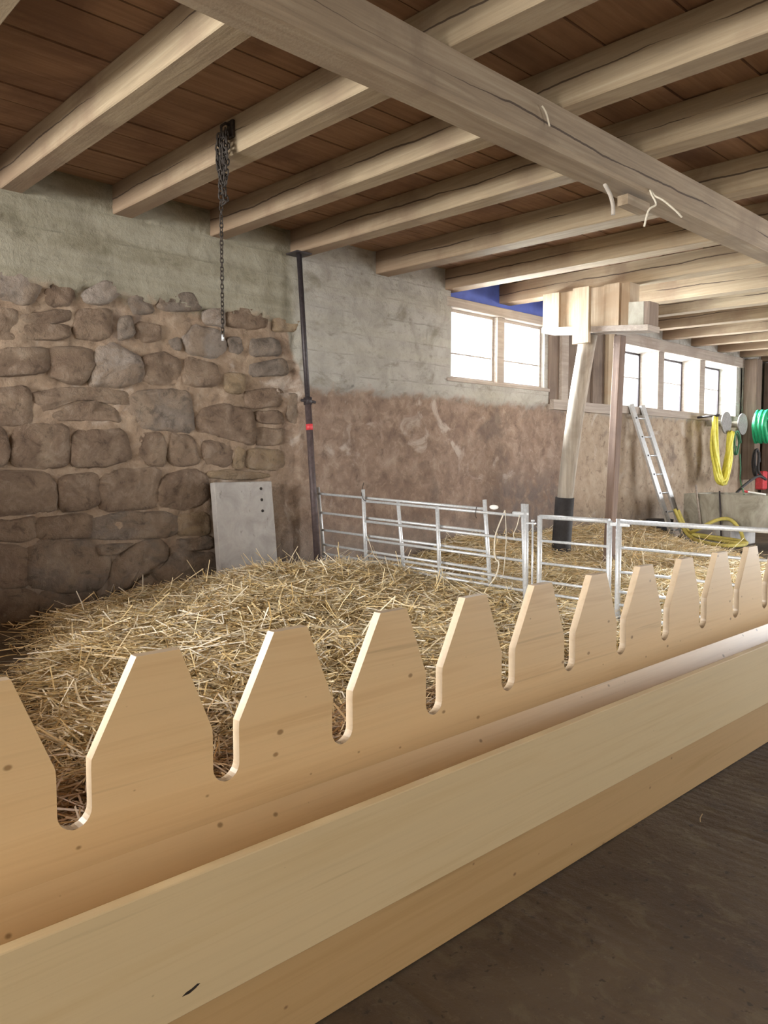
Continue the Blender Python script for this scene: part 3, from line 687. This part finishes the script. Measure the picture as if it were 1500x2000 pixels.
# white oval tag and twine on the hurdles
p = onE(0.83)
bm = newbm(); bmesh.ops.create_uvsphere(bm, u_segments=16, v_segments=8, radius=1)
for v in bm.verts: v.co = Vector((v.co.x * 0.016, v.co.y * 0.045, v.co.z * 0.02))
o = obj('plastic_tag', bm, M_white, smooth=True); o.location = (p[0] + 0.02, p[1] - 0.10, railz(0.83)[0] + 0.03)
tag(o, 'small white oval plastic tag on the tall hurdle post', 'tag')
def twine(pts, label, r=0.004, m=M_twine, name='baler_twine'):
    cx = Vector(pts[0]); o = tubeobj(name, [Vector(q) - cx for q in spline(pts, 6)], r, m, None, 5); o.location = cx
    return tag(o, label, 'twine')
q = onE(0.93); zq = railz(0.93)
twine([(q[0] - 0.02, q[1], zq[0] + 0.02), (q[0] - 0.05, q[1] + 0.07, zq[1]), (q[0] - 0.04, q[1] + 0.08, zq[2]), (q[0] - 0.03, q[1] + 0.05, zq[2] - 0.05), (q[0] - 0.05, q[1] + 0.06, zq[3]), (q[0] - 0.06, q[1] + 0.12, zq[4])],
      'frayed white twine hanging on the rails of the middle hurdle', 0.006)
twine([(q[0] - 0.03, q[1] - 0.01, zq[0] + 0.01), (q[0] - 0.04, q[1] - 0.03, zq[1]), (q[0] - 0.04, q[1] - 0.02, zq[2]), (q[0] - 0.05, q[1] - 0.01, zq[3])],
      'thin string hanging straight beside the frayed white twine', 0.003)
q = onE(1.0)
twine([(q[0] - 0.05, q[1] + 0.0, 0.80), (q[0] - 0.05, q[1] + 0.03, 0.70), (q[0] - 0.05, q[1] + 0.06, 0.64), (q[0] - 0.05, q[1] + 0.05, 0.60)], 'yellowish twine tied at the hurdle end by the hinge post', 0.004)
q = onE(0.27)
twine([(q[0], q[1] + 0.01, railz(.27)[0] + 0.15), (q[0] - 0.035, q[1], railz(.27)[0] + 0.06), (q[0] - 0.045, q[1] - 0.04, railz(.27)[0]), (q[0], q[1] - 0.05, railz(.27)[0] - 0.02)], 'thin dark wire twisted round the second hurdle post', 0.003, M_chain, 'tie_wire')
q = onE(0.83)
twine([(q[0] - 0.05, q[1] + 0.02, railz(.83)[0] + 0.03), (q[0] - 0.055, q[1] + 0.03, railz(.83)[0] - 0.03), (q[0] - 0.05, q[1] + 0.02, railz(.83)[0] - 0.06)], 'dark wire binding the tall hurdle post to the rail', 0.003, M_chain, 'tie_wire')

# ------------------------------------------------------------------ slab, prop, chain
sl = newbm(); box(sl, 0, 0.60, -0.035, 0.035, 0, 1.0, 0.006)
bmesh.ops.subdivide_edges(sl, edges=[e for e in sl.edges if e.calc_length() > 0.3], cuts=10, use_grid_fill=True)
for v in sl.verts: v.co.y += 0.004 * fbm(v.co.x * 4, v.co.z * 4)
SL = obj('concrete_slab', sl, M_conc); SL.location = (3.40, 5.72, 0.03); SL.rotation_euler = (R(-6.5), 0, R(1))
tag(SL, 'grey concrete slab with three holes leaning against the stone wall', 'slab')
for z in (0.935, 0.835, 0.735):
    bm = newbm(); bmesh.ops.create_cone(bm, cap_ends=True, segments=14, radius1=0.013, radius2=0.013, depth=0.006)
    o = obj('bolt_hole', bm, M_dark, SL); o.rotation_euler = (R(90), 0, 0); o.location = (0.475, -0.0365, z)
pr = empty('steel_prop', (4.42, 5.66, 0.0), label='dark adjustable steel prop standing under a joist against the wall', cat='prop')
topv = Vector((4.33, 5.82, 3.125)) - Vector((4.42, 5.66, 0.0)); z1 = 1.80
at = lambda z: topv * (z / topv.z)
tubeobj('inner_tube', [at(1.5), at(3.11)], 0.024, M_pipe, pr, 14)
tubeobj('outer_tube', [at(0.01), at(1.74)], 0.031, M_pipe_rust, pr, 14)
tubeobj('red_band', [at(1.50), at(1.555)], 0.0325, M_red, pr, 14)
tubeobj('collar', [at(1.735), at(1.80)], 0.040, M_pipe, pr, 14)
tubeobj('pin', [at(1.72) + Vector((-0.085, -0.01, 0.05)), at(1.72) + Vector((0.075, -0.01, 0.04))], 0.014, M_pipe, pr, 8)
bm = newbm(); box(bm, -0.085, 0.085, -0.085, 0.085, 3.108, 3.120); o = obj('top_plate', bm, M_pipe, pr); o.location = (topv.x, topv.y, 0)
bm = newbm(); box(bm, -0.075, 0.075, -0.075, 0.075, 0.002, 0.012); obj('base_plate', bm, M_pipe, pr)

def link_mesh(L, w, r):
    bm = newbm(); pts = []
    for i in range(14):
        a = 2 * math.pi * i / 14
        x = math.cos(a) * (w / 2); z = math.sin(a) * (w / 2) + (L - w) / 2 * (1 if math.sin(a) > 0.01 else -1 if math.sin(a) < -0.01 else 0)
        pts.append((x, 0, z))
    tube(bm, pts, r, 5, closed=True)
    me = D.meshes.new('link'); bm.to_mesh(me); bm.free(); me.materials.append(M_chain); return me
CH = empty('hanging_chain', (2.575, 4.2, 3.21), label='rusty iron chain bundled over a hook and hanging down in front of the wall', cat='chain')
bm = newbm(); tube(bm, [(0.055, 0, 0.045), (0.0, 0, 0.05), (-0.03, 0, 0.025), (-0.03, 0, -0.005), (0.0, 0, -0.015), (0.01, 0, 0.005)], 0.009, 7); obj('hook', bm, M_chain, CH)
bm = newbm(); box(bm, 0.025, 0.047, -0.035, 0.03, -0.03, 0.075, 0.004); obj('hook_plate', bm, M_chain, CH)
big = link_mesh(0.044, 0.030, 0.0055); small = link_mesh(0.034, 0.020, 0.0036)
def chain(path, me, pitch):
    P = spline(path, 10); acc = 0; i = 0; last = P[0]; n = 0
    for p in P[1:]:
        seg = (p - last).length
        while acc + seg >= pitch:
            t = (pitch - acc) / seg; last = last.lerp(p, t); seg = (p - last).length; acc = 0
            d = (p - last).normalized() if seg > 1e-6 else Vector((0, 0, -1))
            o = D.objects.new('link', me); COL.objects.link(o); o.parent = CH; o.location = last
            o.rotation_mode = 'QUATERNION'
            o.rotation_quaternion = d.to_track_quat('Z', 'X') @ Matrix.Rotation(R(90 if n % 2 else 0) + random.uniform(-.3, .3), 3, 'Z').to_quaternion()
            n += 1
        acc += seg; last = p
chain([(-0.02, 0.015, 0.0), (-0.02, 0.03, -0.12), (-0.02, 0.032, -0.35), (-0.02, 0.03, -0.40)], big, 0.032)
chain([(-0.025, 0.0, 0.0), (-0.03, -0.01, -0.15), (-0.03, 0.0, -0.30), (-0.03, -0.02, -0.325), (-0.03, -0.04, -0.30), (-0.02, -0.045, -0.12), (-0.015, -0.02, 0.0)], big, 0.032)
chain([(-0.03, 0.02, 0.0), (-0.04, 0.035, -0.15), (-0.035, 0.01, -0.24), (-0.03, -0.03, -0.2), (-0.02, -0.035, -0.03)], big, 0.032)
chain([(-0.03, -0.01, -0.1), (-0.035, -0.03, -0.35), (-0.035, -0.05, -0.425), (-0.035, -0.02, -0.44)], big, 0.032)
chain([(-0.02, 0.03, -0.40), (-0.02, 0.03, -0.8), (-0.02, 0.03, -1.23)], small, 0.0265)
bm = newbm(); tube(bm, [(-0.02, 0.03, -1.225), (-0.02, 0.03, -1.262)], 0.008, 7); obj('end_stop', bm, M_galv, CH)

# cleat, twine and cobweb under the cross beam
CL = tag(boxobj('wooden_cleat', (4.26, 4.52, 2.45, 2.52, 2.735, 2.795), M_cross), 'short wooden cleat under the cross beam', 'wood block')
# ------------------------------------------------------------------ propped bracket beam, log post, rusty post
BX = 7.45
BB = empty('bracket_beam', (BX, 4.8, 2.6), label='boarded bracket beam hung under a joist and carried by the leaning log', cat='beam')
def lb(name, m, x0, x1, y0, y1, z0, z1):        # z0, z1: (height at y0, height at y1)
    bm = newbm(); vs = [bm.verts.new((x, y, z)) for x in (x0, x1) for y, k in ((y0, 0), (y1, 1)) for z in (z0[k], z1[k])]
    for f in ((0,1,3,2),(4,6,7,5),(0,4,5,1),(2,3,7,6),(0,2,6,4),(1,5,7,3)): bm.faces.new([vs[i] for i in f])
    bmesh.ops.recalc_face_normals(bm, faces=bm.faces)
    o = obj(name, bm, m, BB); o.location = -Vector(BB.location); return o
zbb = lambda y: 2.565 + (y - 4.05) * 0.102
zt2 = lambda y: zj(y) - 0.003
def strip(name, m, x0, x1, y0, y1, a=0.0, bot=None, top=None):
    return lb(name, m, x0, x1, y0, y1, (zbb(y0) + a, zbb(y1) + a) if bot is None else (bot, bot), (zt2(y0), zt2(y1)) if top is None else (zbb(y0) + top, zbb(y1) + top))
strip('beam', M_newwood, BX, BX + 0.19, 4.24, 5.31, 0.052)
strip('bottom_rail', M_frame, BX - 0.06, BX + 0.19, 4.0, 5.31, -0.01, None, 0.05)
strip('end_block', M_tank, BX - 0.03, BX + 0.16, 4.065, 4.235, 0.052, None, 0.29)
strip('end_cap', M_oldwood, BX - 0.03, BX + 0.16, 4.0, 4.062, 0.052, None, 0.29)
strip('plank', M_newwood, BX - 0.045, BX - 0.002, 5.09, 5.305, 0.052)
strip('plank', M_newwood, BX - 0.045, BX - 0.002, 4.34, 4.52, 0.052)
strip('plank', M_newwood, BX - 0.11, BX - 0.062, 4.665, 4.865, 0, 2.50)
def log(path, radii, m, name):
    bm = newbm(); pts = spline(path, 5); n = len(pts)
    rr = [radii[0] + (radii[1] - radii[0]) * i / (n - 1) + 0.006 * fbm(i * 0.4, 3) for i in range(n)]
    tube(bm, pts, rr, 18); return obj(name, bm, m)
LP = log([(0, 0, 0), (-0.01, -0.06, 0.8), (0.01, -0.16, 1.7), (0.01, -0.32, 2.622)], (0.088, 0.098), M_log, 'log_post')
LP.location = (7.55, 5.12, 0.0); tag(LP, 'leaning grey debarked log propping the boarded bracket beam', 'post')
bm = newbm(); tube(bm, [(0, 0, 0.0), (-0.006, -0.015, 0.25), (-0.01, -0.055, 0.80)], [0.112, 0.11, 0.108], 18); obj('rubber_wrap', bm, M_rubber, LP)
bm = newbm(); box(bm, -0.055, 0.055, -0.045, 0.045, 0, 2.565, 0.008)
RP = obj('timber_prop', bm, beam_mat('dark_red_timber', (0.17, 0.115, 0.09), (0.24, 0.17, 0.135), (0.11, 0.075, 0.06), 'Z', False)); RP.location = (7.56, 4.50, 0.0); RP.rotation_euler = (R(2.0), 0, 0)
tag(RP, 'slim dark reddish timber prop right of the leaning log', 'post')

# ------------------------------------------------------------------ ladder and things in the far corner
lt0, lt1 = Vector((10.47, 5.91, 2.07)), Vector((10.80, 5.91, 2.07))
lf0, lf1 = Vector((10.83, 5.36, 0.02)), Vector((11.16, 5.36, 0.02))
LA = empty('ladder', lf0, label='aluminium ladder leaning against the wall under the far windows', cat='ladder')
def rail_l(a, b):
    d = (b - a).normalized(); X = Vector((1, 0, 0)); N = d.cross(X).normalized(); X = N.cross(d).normalized()
    bm = newbm(); vs = []
    for p in (a, b):
        for sx, sy in ((-1, -1), (1, -1), (1, 1), (-1, 1)): vs.append(bm.verts.new(p - lf0 + X * 0.058 * sx + N * 0.016 * sy))
    for f in ((0,1,2,3),(7,6,5,4),(0,4,5,1),(1,5,6,2),(2,6,7,3),(3,7,4,0)): bm.faces.new([vs[i] for i in f])
    bmesh.ops.recalc_face_normals(bm, faces=bm.faces); obj('side_rail', bm, M_alu, LA)
rail_l(lf0, lt0); rail_l(lf1, lt1)
for i in range(7):
    t = 0.09 + i * 0.135
    a = lf0.lerp(lt0, t) - lf0; b = lf1.lerp(lt1, t) - lf0
    rg = tubeobj('rung', [a, b], 0.014, M_alu, LA, 8)
    bm = newbm(); tube(bm, [a + Vector((0.0, -0.026, 0)), a + Vector((0.0, -0.018, 0))], 0.011, 8); obj('rung_end', bm, M_rubber, rg)

TX = 11.0
TR = empty('water_trough', (TX + 0.4, 4.6, 0), label='weathered concrete water trough on a block in the far corner', cat='trough')
bm = newbm()
x0, x1, y0, y1, z0, z1, w = 0 - 0.4, 0.5, 3.4 - 4.6, 5.32 - 4.6, 0.26, 0.75, 0.08
box(bm, x0, x0 + w, y0, y1, z0, z1); box(bm, x1 - w, x1, y0, y1, z0, z1); box(bm, x0 + w, x1 - w, y0, y0 + w, z0, z1); box(bm, x0 + w, x1 - w, y1 - w, y1, z0, z1)
box(bm, x0 + w, x1 - w, y0 + w, y1 - w, z0, z0 + 0.08); obj('basin', bm, M_tank, TR)
bm = newbm(); box(bm, -0.38, 0.48, 4.62 - 4.6, 5.30 - 4.6, 0.0, 0.258, 0.01); obj('support_block', bm, M_conc, TR)
bm = newbm(); box(bm, -0.30, 0.40, -1.1, 0.60, 0.62, 0.63); obj('water', bm, plain('dark_water', (0.02, 0.025, 0.02), 0.08), TR)
def hose(name, ctrl, r, m, label, cat='hose', n=10, group=None):
    c = Vector(ctrl[0]); o = tubeobj(name, [Vector(p) - c for p in spline(ctrl, n)], r, m, None, 7); o.location = c
    return tag(o, label, cat, group)
def hank(cx, cy, ztop, zbot, w, turns, r, depth=0.06, jitter=0.02):
    pts = []
    for k in range(turns * 22):
        a = 2 * math.pi * k / 22; tt = k / 22 / turns
        h = (ztop - zbot) / 2; ww = w * (1 + jitter * 3 * math.sin(k // 22 * 2.1)); zz = (1 + 0.035 * math.sin(k // 22 * 1.7))
        s = math.sin(a); c = math.cos(a)
        pts.append((cx + ww / 2 * c * (1 - 0.35 * max(0, -s)) , cy + depth * (tt - 0.5) + 0.012 * math.sin(k * 0.37), (ztop + zbot) / 2 + h * s * zz))
    return pts
def coil(name, loc, rz, pts, r, m, label):
    o = tubeobj(name, [Vector(p) for p in pts], r, m, None, 6); o.location = loc; o.rotation_euler = (0, 0, rz)
    return tag(o, label, 'hose')
# wall hooks (grey pipe hangers) with hoses
M_hang = plain('grey_cast_iron', (0.22, 0.21, 0.205), 0.6)
def hanger(loc, label):
    e = empty('hose_hanger', loc, label=label, cat='hanger', group='grey hose hangers')
    bm = newbm(); tube(bm, [(0, 0.0, 0), (0, -0.30, 0)], 0.055, 14); obj('arm', bm, M_tank, e)
    bm = newbm(); tube(bm, [(0, -0.30, 0), (0, -0.325, 0)], 0.185, 20); obj('disc', bm, M_hang, e)
    return e
hanger((13.08, 5.93, 1.88), 'grey disc hose hanger left, beside the yellow hose')
hanger((13.74, 5.93, 1.88), 'grey disc hose hanger right, above the thin green hose')
pts = []
for k in range(10):
    j = lambda a: random.uniform(-a, a)
    pts += [(12.66 + j(.12), 5.70 + j(.05), 1.97 + j(.02)), (12.70 + j(.11), 5.66 + j(.05), 1.45), (12.84 + j(.09), 5.64 + j(.04), 0.90 + j(.04)), (13.0 + j(.03), 5.63 + j(.04), 0.95 + j(.05)),
            (13.10 + j(.05), 5.60 + j(.03), 1.35), (13.12 + j(.05), 5.60 + j(.03), 1.72 + j(.02)), (13.16 + j(.05), 5.66 + j(.03), 1.3), (12.98 + j(.05), 5.68 + j(.03), 0.92 + j(.05)), (12.80 + j(.06), 5.70 + j(.03), 1.2)]
o = tubeobj('yellow_hose_hank', spline(pts, 5), 0.022, M_yel, None, 6); o.location.y = -0.05; tag(o, 'bright yellow hose hung in a long hank on the wall', 'hose')
tubeobj('wall_peg', [(12.66, 5.965, 1.965), (12.66, 5.60, 1.985)], 0.02, M_pipe, o)
coil('green_hose_coil', (14.38, 5.52, 0), 0, hank(0, 0, 2.13, 1.58, 0.40, 9, 0.02, 0.22), 0.026, M_grn, 'bright green hose coiled on the corner timber')
coil('black_cable_loop', (14.33, 5.60, 0), 0, hank(0, 0, 1.45, 0.98, 0.22, 3, 0.01, 0.05), 0.016, M_rubber, 'black cable looped on the wall below the green coil')
coil('thin_green_hose_coil', (13.50, 5.62, 0), 0, hank(0, 0, 1.75, 1.35, 0.26, 4, 0.01, 0.06), 0.012, plain('dull_green_hose', (0.06, 0.20, 0.11), 0.6), 'thin dull green hose coil beside the yellow hank')
hose('green_hose', [(13.50, 5.55, 1.36), (13.50, 5.53, 1.1), (13.3, 5.45, 0.92), (11.75, 4.75, 0.72)], 0.011, D.materials['dull_green_hose'], 'thin green hose hanging down into the water trough')
hose('black_hose', [(14.30, 5.54, 1.40), (14.25, 5.52, 1.05), (14.0, 5.3, 0.92), (13.4, 5.2, 0.98), (12.6, 5.1, 0.84), (11.9, 5.0, 0.66)], 0.022, M_rubber, 'black hose arching over into the water trough')
hose('yellow_hose', [(10.66, 5.24, 0.52), (10.74, 5.10, 0.20), (10.80, 4.90, 0.14), (10.62, 4.60, 0.13), (10.44, 4.38, 0.13), (10.44, 4.20, 0.13), (10.62, 4.26, 0.13), (10.75, 4.5, 0.14), (10.80, 4.90, 0.16), (10.74, 5.08, 0.19),
      (10.60, 4.90, 0.27), (10.72, 4.70, 0.40), (10.82, 4.56, 0.41), (10.86, 4.44, 0.28), (10.80, 4.36, 0.15), (10.55, 4.22, 0.12), (10.22, 4.18, 0.12), (10.08, 4.36, 0.12), (10.28, 4.72, 0.13), (10.60, 5.0, 0.14), (10.68, 5.16, 0.26), (10.62, 5.27, 0.54)],
     0.026, M_yel2, 'dusty yellow hose lying in loops on the floor before the ladder')
o = tubeobj('stick', [(0, 0, 0), (0.02, 0.10, 0.62)], 0.016, M_frame); o.location = (10.93, 5.02, 0.26); tag(o, 'pale stick leaning on the end of the water trough', 'stick')
o = tubeobj('stick', [(0, 0, 0), (0.02, 0.06, 0.8)], 0.012, M_pipe); o.location = (10.95, 4.72, 0.0); tag(o, 'thin dark rod leaning on the face of the water trough', 'stick')
bm = newbm(); tube(bm, [(0, 0, 0), (0, 0, 0.34)], [0.17, 0.20], 18)
o = obj('bucket', bm, M_rubber); o.location = (11.1, 5.74, 0.0); tag(o, 'black bucket behind the foot of the ladder', 'bucket')
bm = newbm(); box(bm, -0.09, 0.09, -0.08, 0.08, 0, 0.34, 0.02); o = obj('canister', bm, M_red); o.location = (14.68, 5.635, 0.72); tag(o, 'red canister cut by the right edge, fixed to the corner timber', 'canister')
br = empty('brush', (11.06, 4.42, 0.765), label='white stick with a red tip lying on the trough rim', cat='brush')
tubeobj('handle', [(0, 0, 0.03), (0, -0.13, 0.015), (0, -0.24, 0.0)], 0.012, M_white, br, 7); tubeobj('red_tip', [(0, 0.002, 0.03), (0.0, 0.045, 0.04)], 0.017, M_red, br, 7)
# twine on the cross beam
twine([(4.42, 2.397, 2.84), (4.42, 2.38, 2.80), (4.41, 2.35, 2.74), (4.36, 2.37, 2.70), (4.33, 2.38, 2.60)], 'pale twine end hanging straight below the cross beam', 0.006)
twine([(4.43, 2.397, 2.84), (4.435, 2.37, 2.80), (4.46, 2.33, 2.77), (4.52, 2.28, 2.71), (4.56, 2.26, 2.675)], 'pale twine end sticking out to the right below the cross beam', 0.006)
twine([(4.08, 2.5, 2.82), (4.11, 2.48, 2.76), (4.125, 2.47, 2.70), (4.13, 2.47, 2.645)], 'dusty cobweb strand hanging left of the cleat', 0.012, M_cob, 'cobweb')
twine([(3.30, 2.385, 2.985), (3.33, 2.38, 2.955), (3.36, 2.38, 2.90)], 'short pale splinter on the side of the cross beam', 0.005, M_twine, 'splinter')

# ------------------------------------------------------------------ straw
def G(x, y, cx, cy, sx, sy): return np.exp(-((x - cx) / sx) ** 2 - ((y - cy) / sy) ** 2)
def sstep(x, a, b):
    t = np.clip((x - a) / (b - a), 0, 1); return t * t * (3 - 2 * t)
_gx = {}
def hn(x, y):
    return np.array([noise.fractal((a * 1.3, b * 1.3, 4.0), 0.9, 2.1, 4) for a, b in zip(x, y)])
def sheight(x, y, nz=None):
    if nz is None: nz = hn(x, y)
    edge = sstep(x + 0.35 * nz, 0.35 + 0.42 * np.maximum(0, y - 2.6), 1.25 + 0.50 * np.maximum(0, y - 2.6))
    h = 0.085 + 0.03 * nz
    h = h + 0.22 * G(x, y, 3.95, 5.0, 1.15, 0.95) + 0.10 * G(x, y, 2.9, 4.4, 0.9, 0.7) + 0.06 * G(x, y, 3.2, 3.2, 1.2, 0.8)
    h = h + 0.20 * np.exp(-((y - 5.95) / 0.75) ** 2) * sstep(x, 5.6, 6.6) * (1 - 0.5 * sstep(x, 9.5, 11))
    h = h - 0.075 * G(x, y, 5.25, 4.9, 0.45, 0.55)
    xe = x - 0.9 * (y - 4.4); h = h * (1 - sstep(xe, 9.5, 10.4))
    return h * edge + 0.02 * nz * edge - 0.02 * (1 - edge), edge * (1 - sstep(xe, 9.6, 10.2)) * (1 - 0.75 * G(x, y, 5.25, 4.9, 0.4, 0.5))
bm = newbm(); nx, ny = 150, 70
xs = np.linspace(0.3, 11.2, nx); ys = np.linspace(1.53, 5.95, ny)
X, Y = np.meshgrid(xs, ys, indexing='ij'); Hh, Em = sheight(X.ravel(), Y.ravel())
Hh = Hh.reshape(nx, ny)
vsg = [[bm.verts.new((xs[i], ys[j], Hh[i, j] - 0.012)) for j in range(ny)] for i in range(nx)]
for i in range(nx - 1):
    for j in range(ny - 1):
        if max(Hh[i, j], Hh[i + 1, j], Hh[i, j + 1], Hh[i + 1, j + 1]) > 0.0:
            bm.faces.new((vsg[i][j], vsg[i + 1][j], vsg[i + 1][j + 1], vsg[i][j + 1])).smooth = True
bmesh.ops.delete(bm, geom=[v for v in bm.verts if not v.link_faces], context='VERTS')
SB = obj('straw_bedding', bm, M_sbase)
tag(SB, 'loose golden straw bedding heaped in the pen behind the palisade', 'straw', kind='stuff')
def strands(N, x, y, zb, lmin, lmax, wmin, wmax, up, pal, name, parent, lift=0.03, base_xy=(0, 0), shade_dirt=None):
    n = len(x)
    ang = np.array([noise.noise((a * 1.1, b * 1.1, 7.7)) for a, b in zip(x, y)]) * 4.0 + rng.normal(0, 0.75, n)
    L = rng.uniform(lmin, lmax, n) * rng.uniform(0.6, 1.0, n); wd = rng.uniform(wmin, wmax, n)
    pit = rng.normal(0, 0.16, n); st = rng.random(n) < up; pit[st] = np.abs(rng.normal(0.45, 0.3, st.sum()))
    d = np.stack([np.cos(ang) * np.cos(pit), np.sin(ang) * np.cos(pit), np.sin(pit)], 1)
    side = np.stack([-np.sin(ang), np.cos(ang), np.zeros(n)], 1); nrm = np.cross(d, side)
    roll = rng.uniform(-0.9, 0.9, n)[:, None]; s = side * np.cos(roll) + nrm * np.sin(roll)
    c = np.stack([x, y, zb + rng.uniform(0, 1, n) ** 1.5 * lift + np.abs(np.sin(pit)) * L * 0.35 * st], 1)
    bend = (rng.normal(0, 0.06, n) * L)[:, None]
    V = np.empty((n, 6, 3)); h = (L / 2)[:, None]; w2 = (wd / 2)[:, None]
    for k, (t, b) in enumerate(((-1, -1), (0, 1), (1, -1))):
        p = c + d * h * t + nrm * bend * b * 0.6 + side * bend * b
        V[:, 2 * k] = p - s * w2; V[:, 2 * k + 1] = p + s * w2
    V[:, :, 2] = np.maximum(V[:, :, 2], 0.004)
    V[:, :, 1] = np.clip(V[:, :, 1], base_xy[0], base_xy[1])
    idx = (np.arange(n) * 6)[:, None] + np.array([0, 1, 3, 2, 2, 3, 5, 4])
    me = D.meshes.new(name); me.vertices.add(n * 6); me.vertices.foreach_set('co', V.ravel())
    me.loops.add(n * 8); me.loops.foreach_set('vertex_index', idx.ravel().astype(np.int32))
    me.polygons.add(n * 2); me.polygons.foreach_set('loop_start', np.arange(0, n * 8, 4, dtype=np.int32))
    me.polygons.foreach_set('loop_total', np.full(n * 2, 4, np.int32))
    me.update(calc_edges=True)
    col = me.color_attributes.new('tint', 'FLOAT_COLOR', 'POINT')
    pal = np.array(pal); pick = rng.integers(0, len(pal), n)
    cc = pal[pick] * rng.uniform(0.85, 1.25, n)[:, None]
    if shade_dirt is not None: cc = cc * (1 - shade_dirt[:, None]) + cc * np.array([0.42, 0.30, 0.24]) * shade_dirt[:, None]
    C4 = np.ones((n, 6, 4)); C4[:, :, :3] = cc[:, None, :]
    col.data.foreach_set('color', C4.ravel().astype(np.float32))
    me.materials.append(M_straw)
    o = D.objects.new(name, me); COL.objects.link(o); o.parent = parent; o['kind'] = 'stuff'
    return o
PAL = [(0.70, 0.55, 0.29), (0.76, 0.62, 0.36), (0.64, 0.48, 0.23), (0.82, 0.72, 0.48), (0.50, 0.35, 0.15), (0.72, 0.56, 0.28), (0.78, 0.66, 0.41), (0.86, 0.79, 0.62)]
Ntot = 120000
x = 0.4 + 10.6 * rng.random(Ntot) ** 1.35; y = 1.56 + 4.36 * rng.random(Ntot)
hz, em = sheight(x, y); keep = rng.random(Ntot) < em * 1.05 + 0.004
x, y, hz = x[keep], y[keep], hz[keep]
nz = hn(x * 1.6, y * 1.6)       # shade and soiling painted into straw behind the trough and in the left corner
shade_dirt = np.clip((1 - sstep(y + 0.5 * nz + 0.33 * np.maximum(x - 0.8, 0), 2.7, 3.3)) , 0, 1) * rng.uniform(0.7, 1.0, len(x))
o = strands(len(x), x, y, np.maximum(hz, 0), 0.10, 0.34, 0.0035, 0.0075, 0.03, PAL, 'loose_straw', SB, 0.04, (1.515, 5.93), shade_dirt)
n2 = 9000; k = rng.choice(len(x), n2, replace=False)
o = strands(n2, x[k], y[k], np.maximum(hz[k], 0) + 0.025, 0.22, 0.48, 0.005, 0.008, 0.03, [(0.80, 0.72, 0.54), (0.74, 0.62, 0.40), (0.86, 0.81, 0.68), (0.66, 0.52, 0.29)], 'top_straw', SB, 0.035, (1.515, 5.93), shade_dirt[k])
# stray wisps on the aisle floor
n = 60; x = rng.uniform(0.9, 5.0, n); y = rng.uniform(-0.6, 1.15, n)
o = strands(n, x, y, np.full(n, 0.004), 0.02, 0.12, 0.002, 0.004, 0.0, [(0.45, 0.33, 0.18), (0.5, 0.4, 0.25)], 'straw_wisps', None, 0.004, (-1, 1.2)); tag(o, 'stray bits of straw scattered on the aisle floor', 'straw')
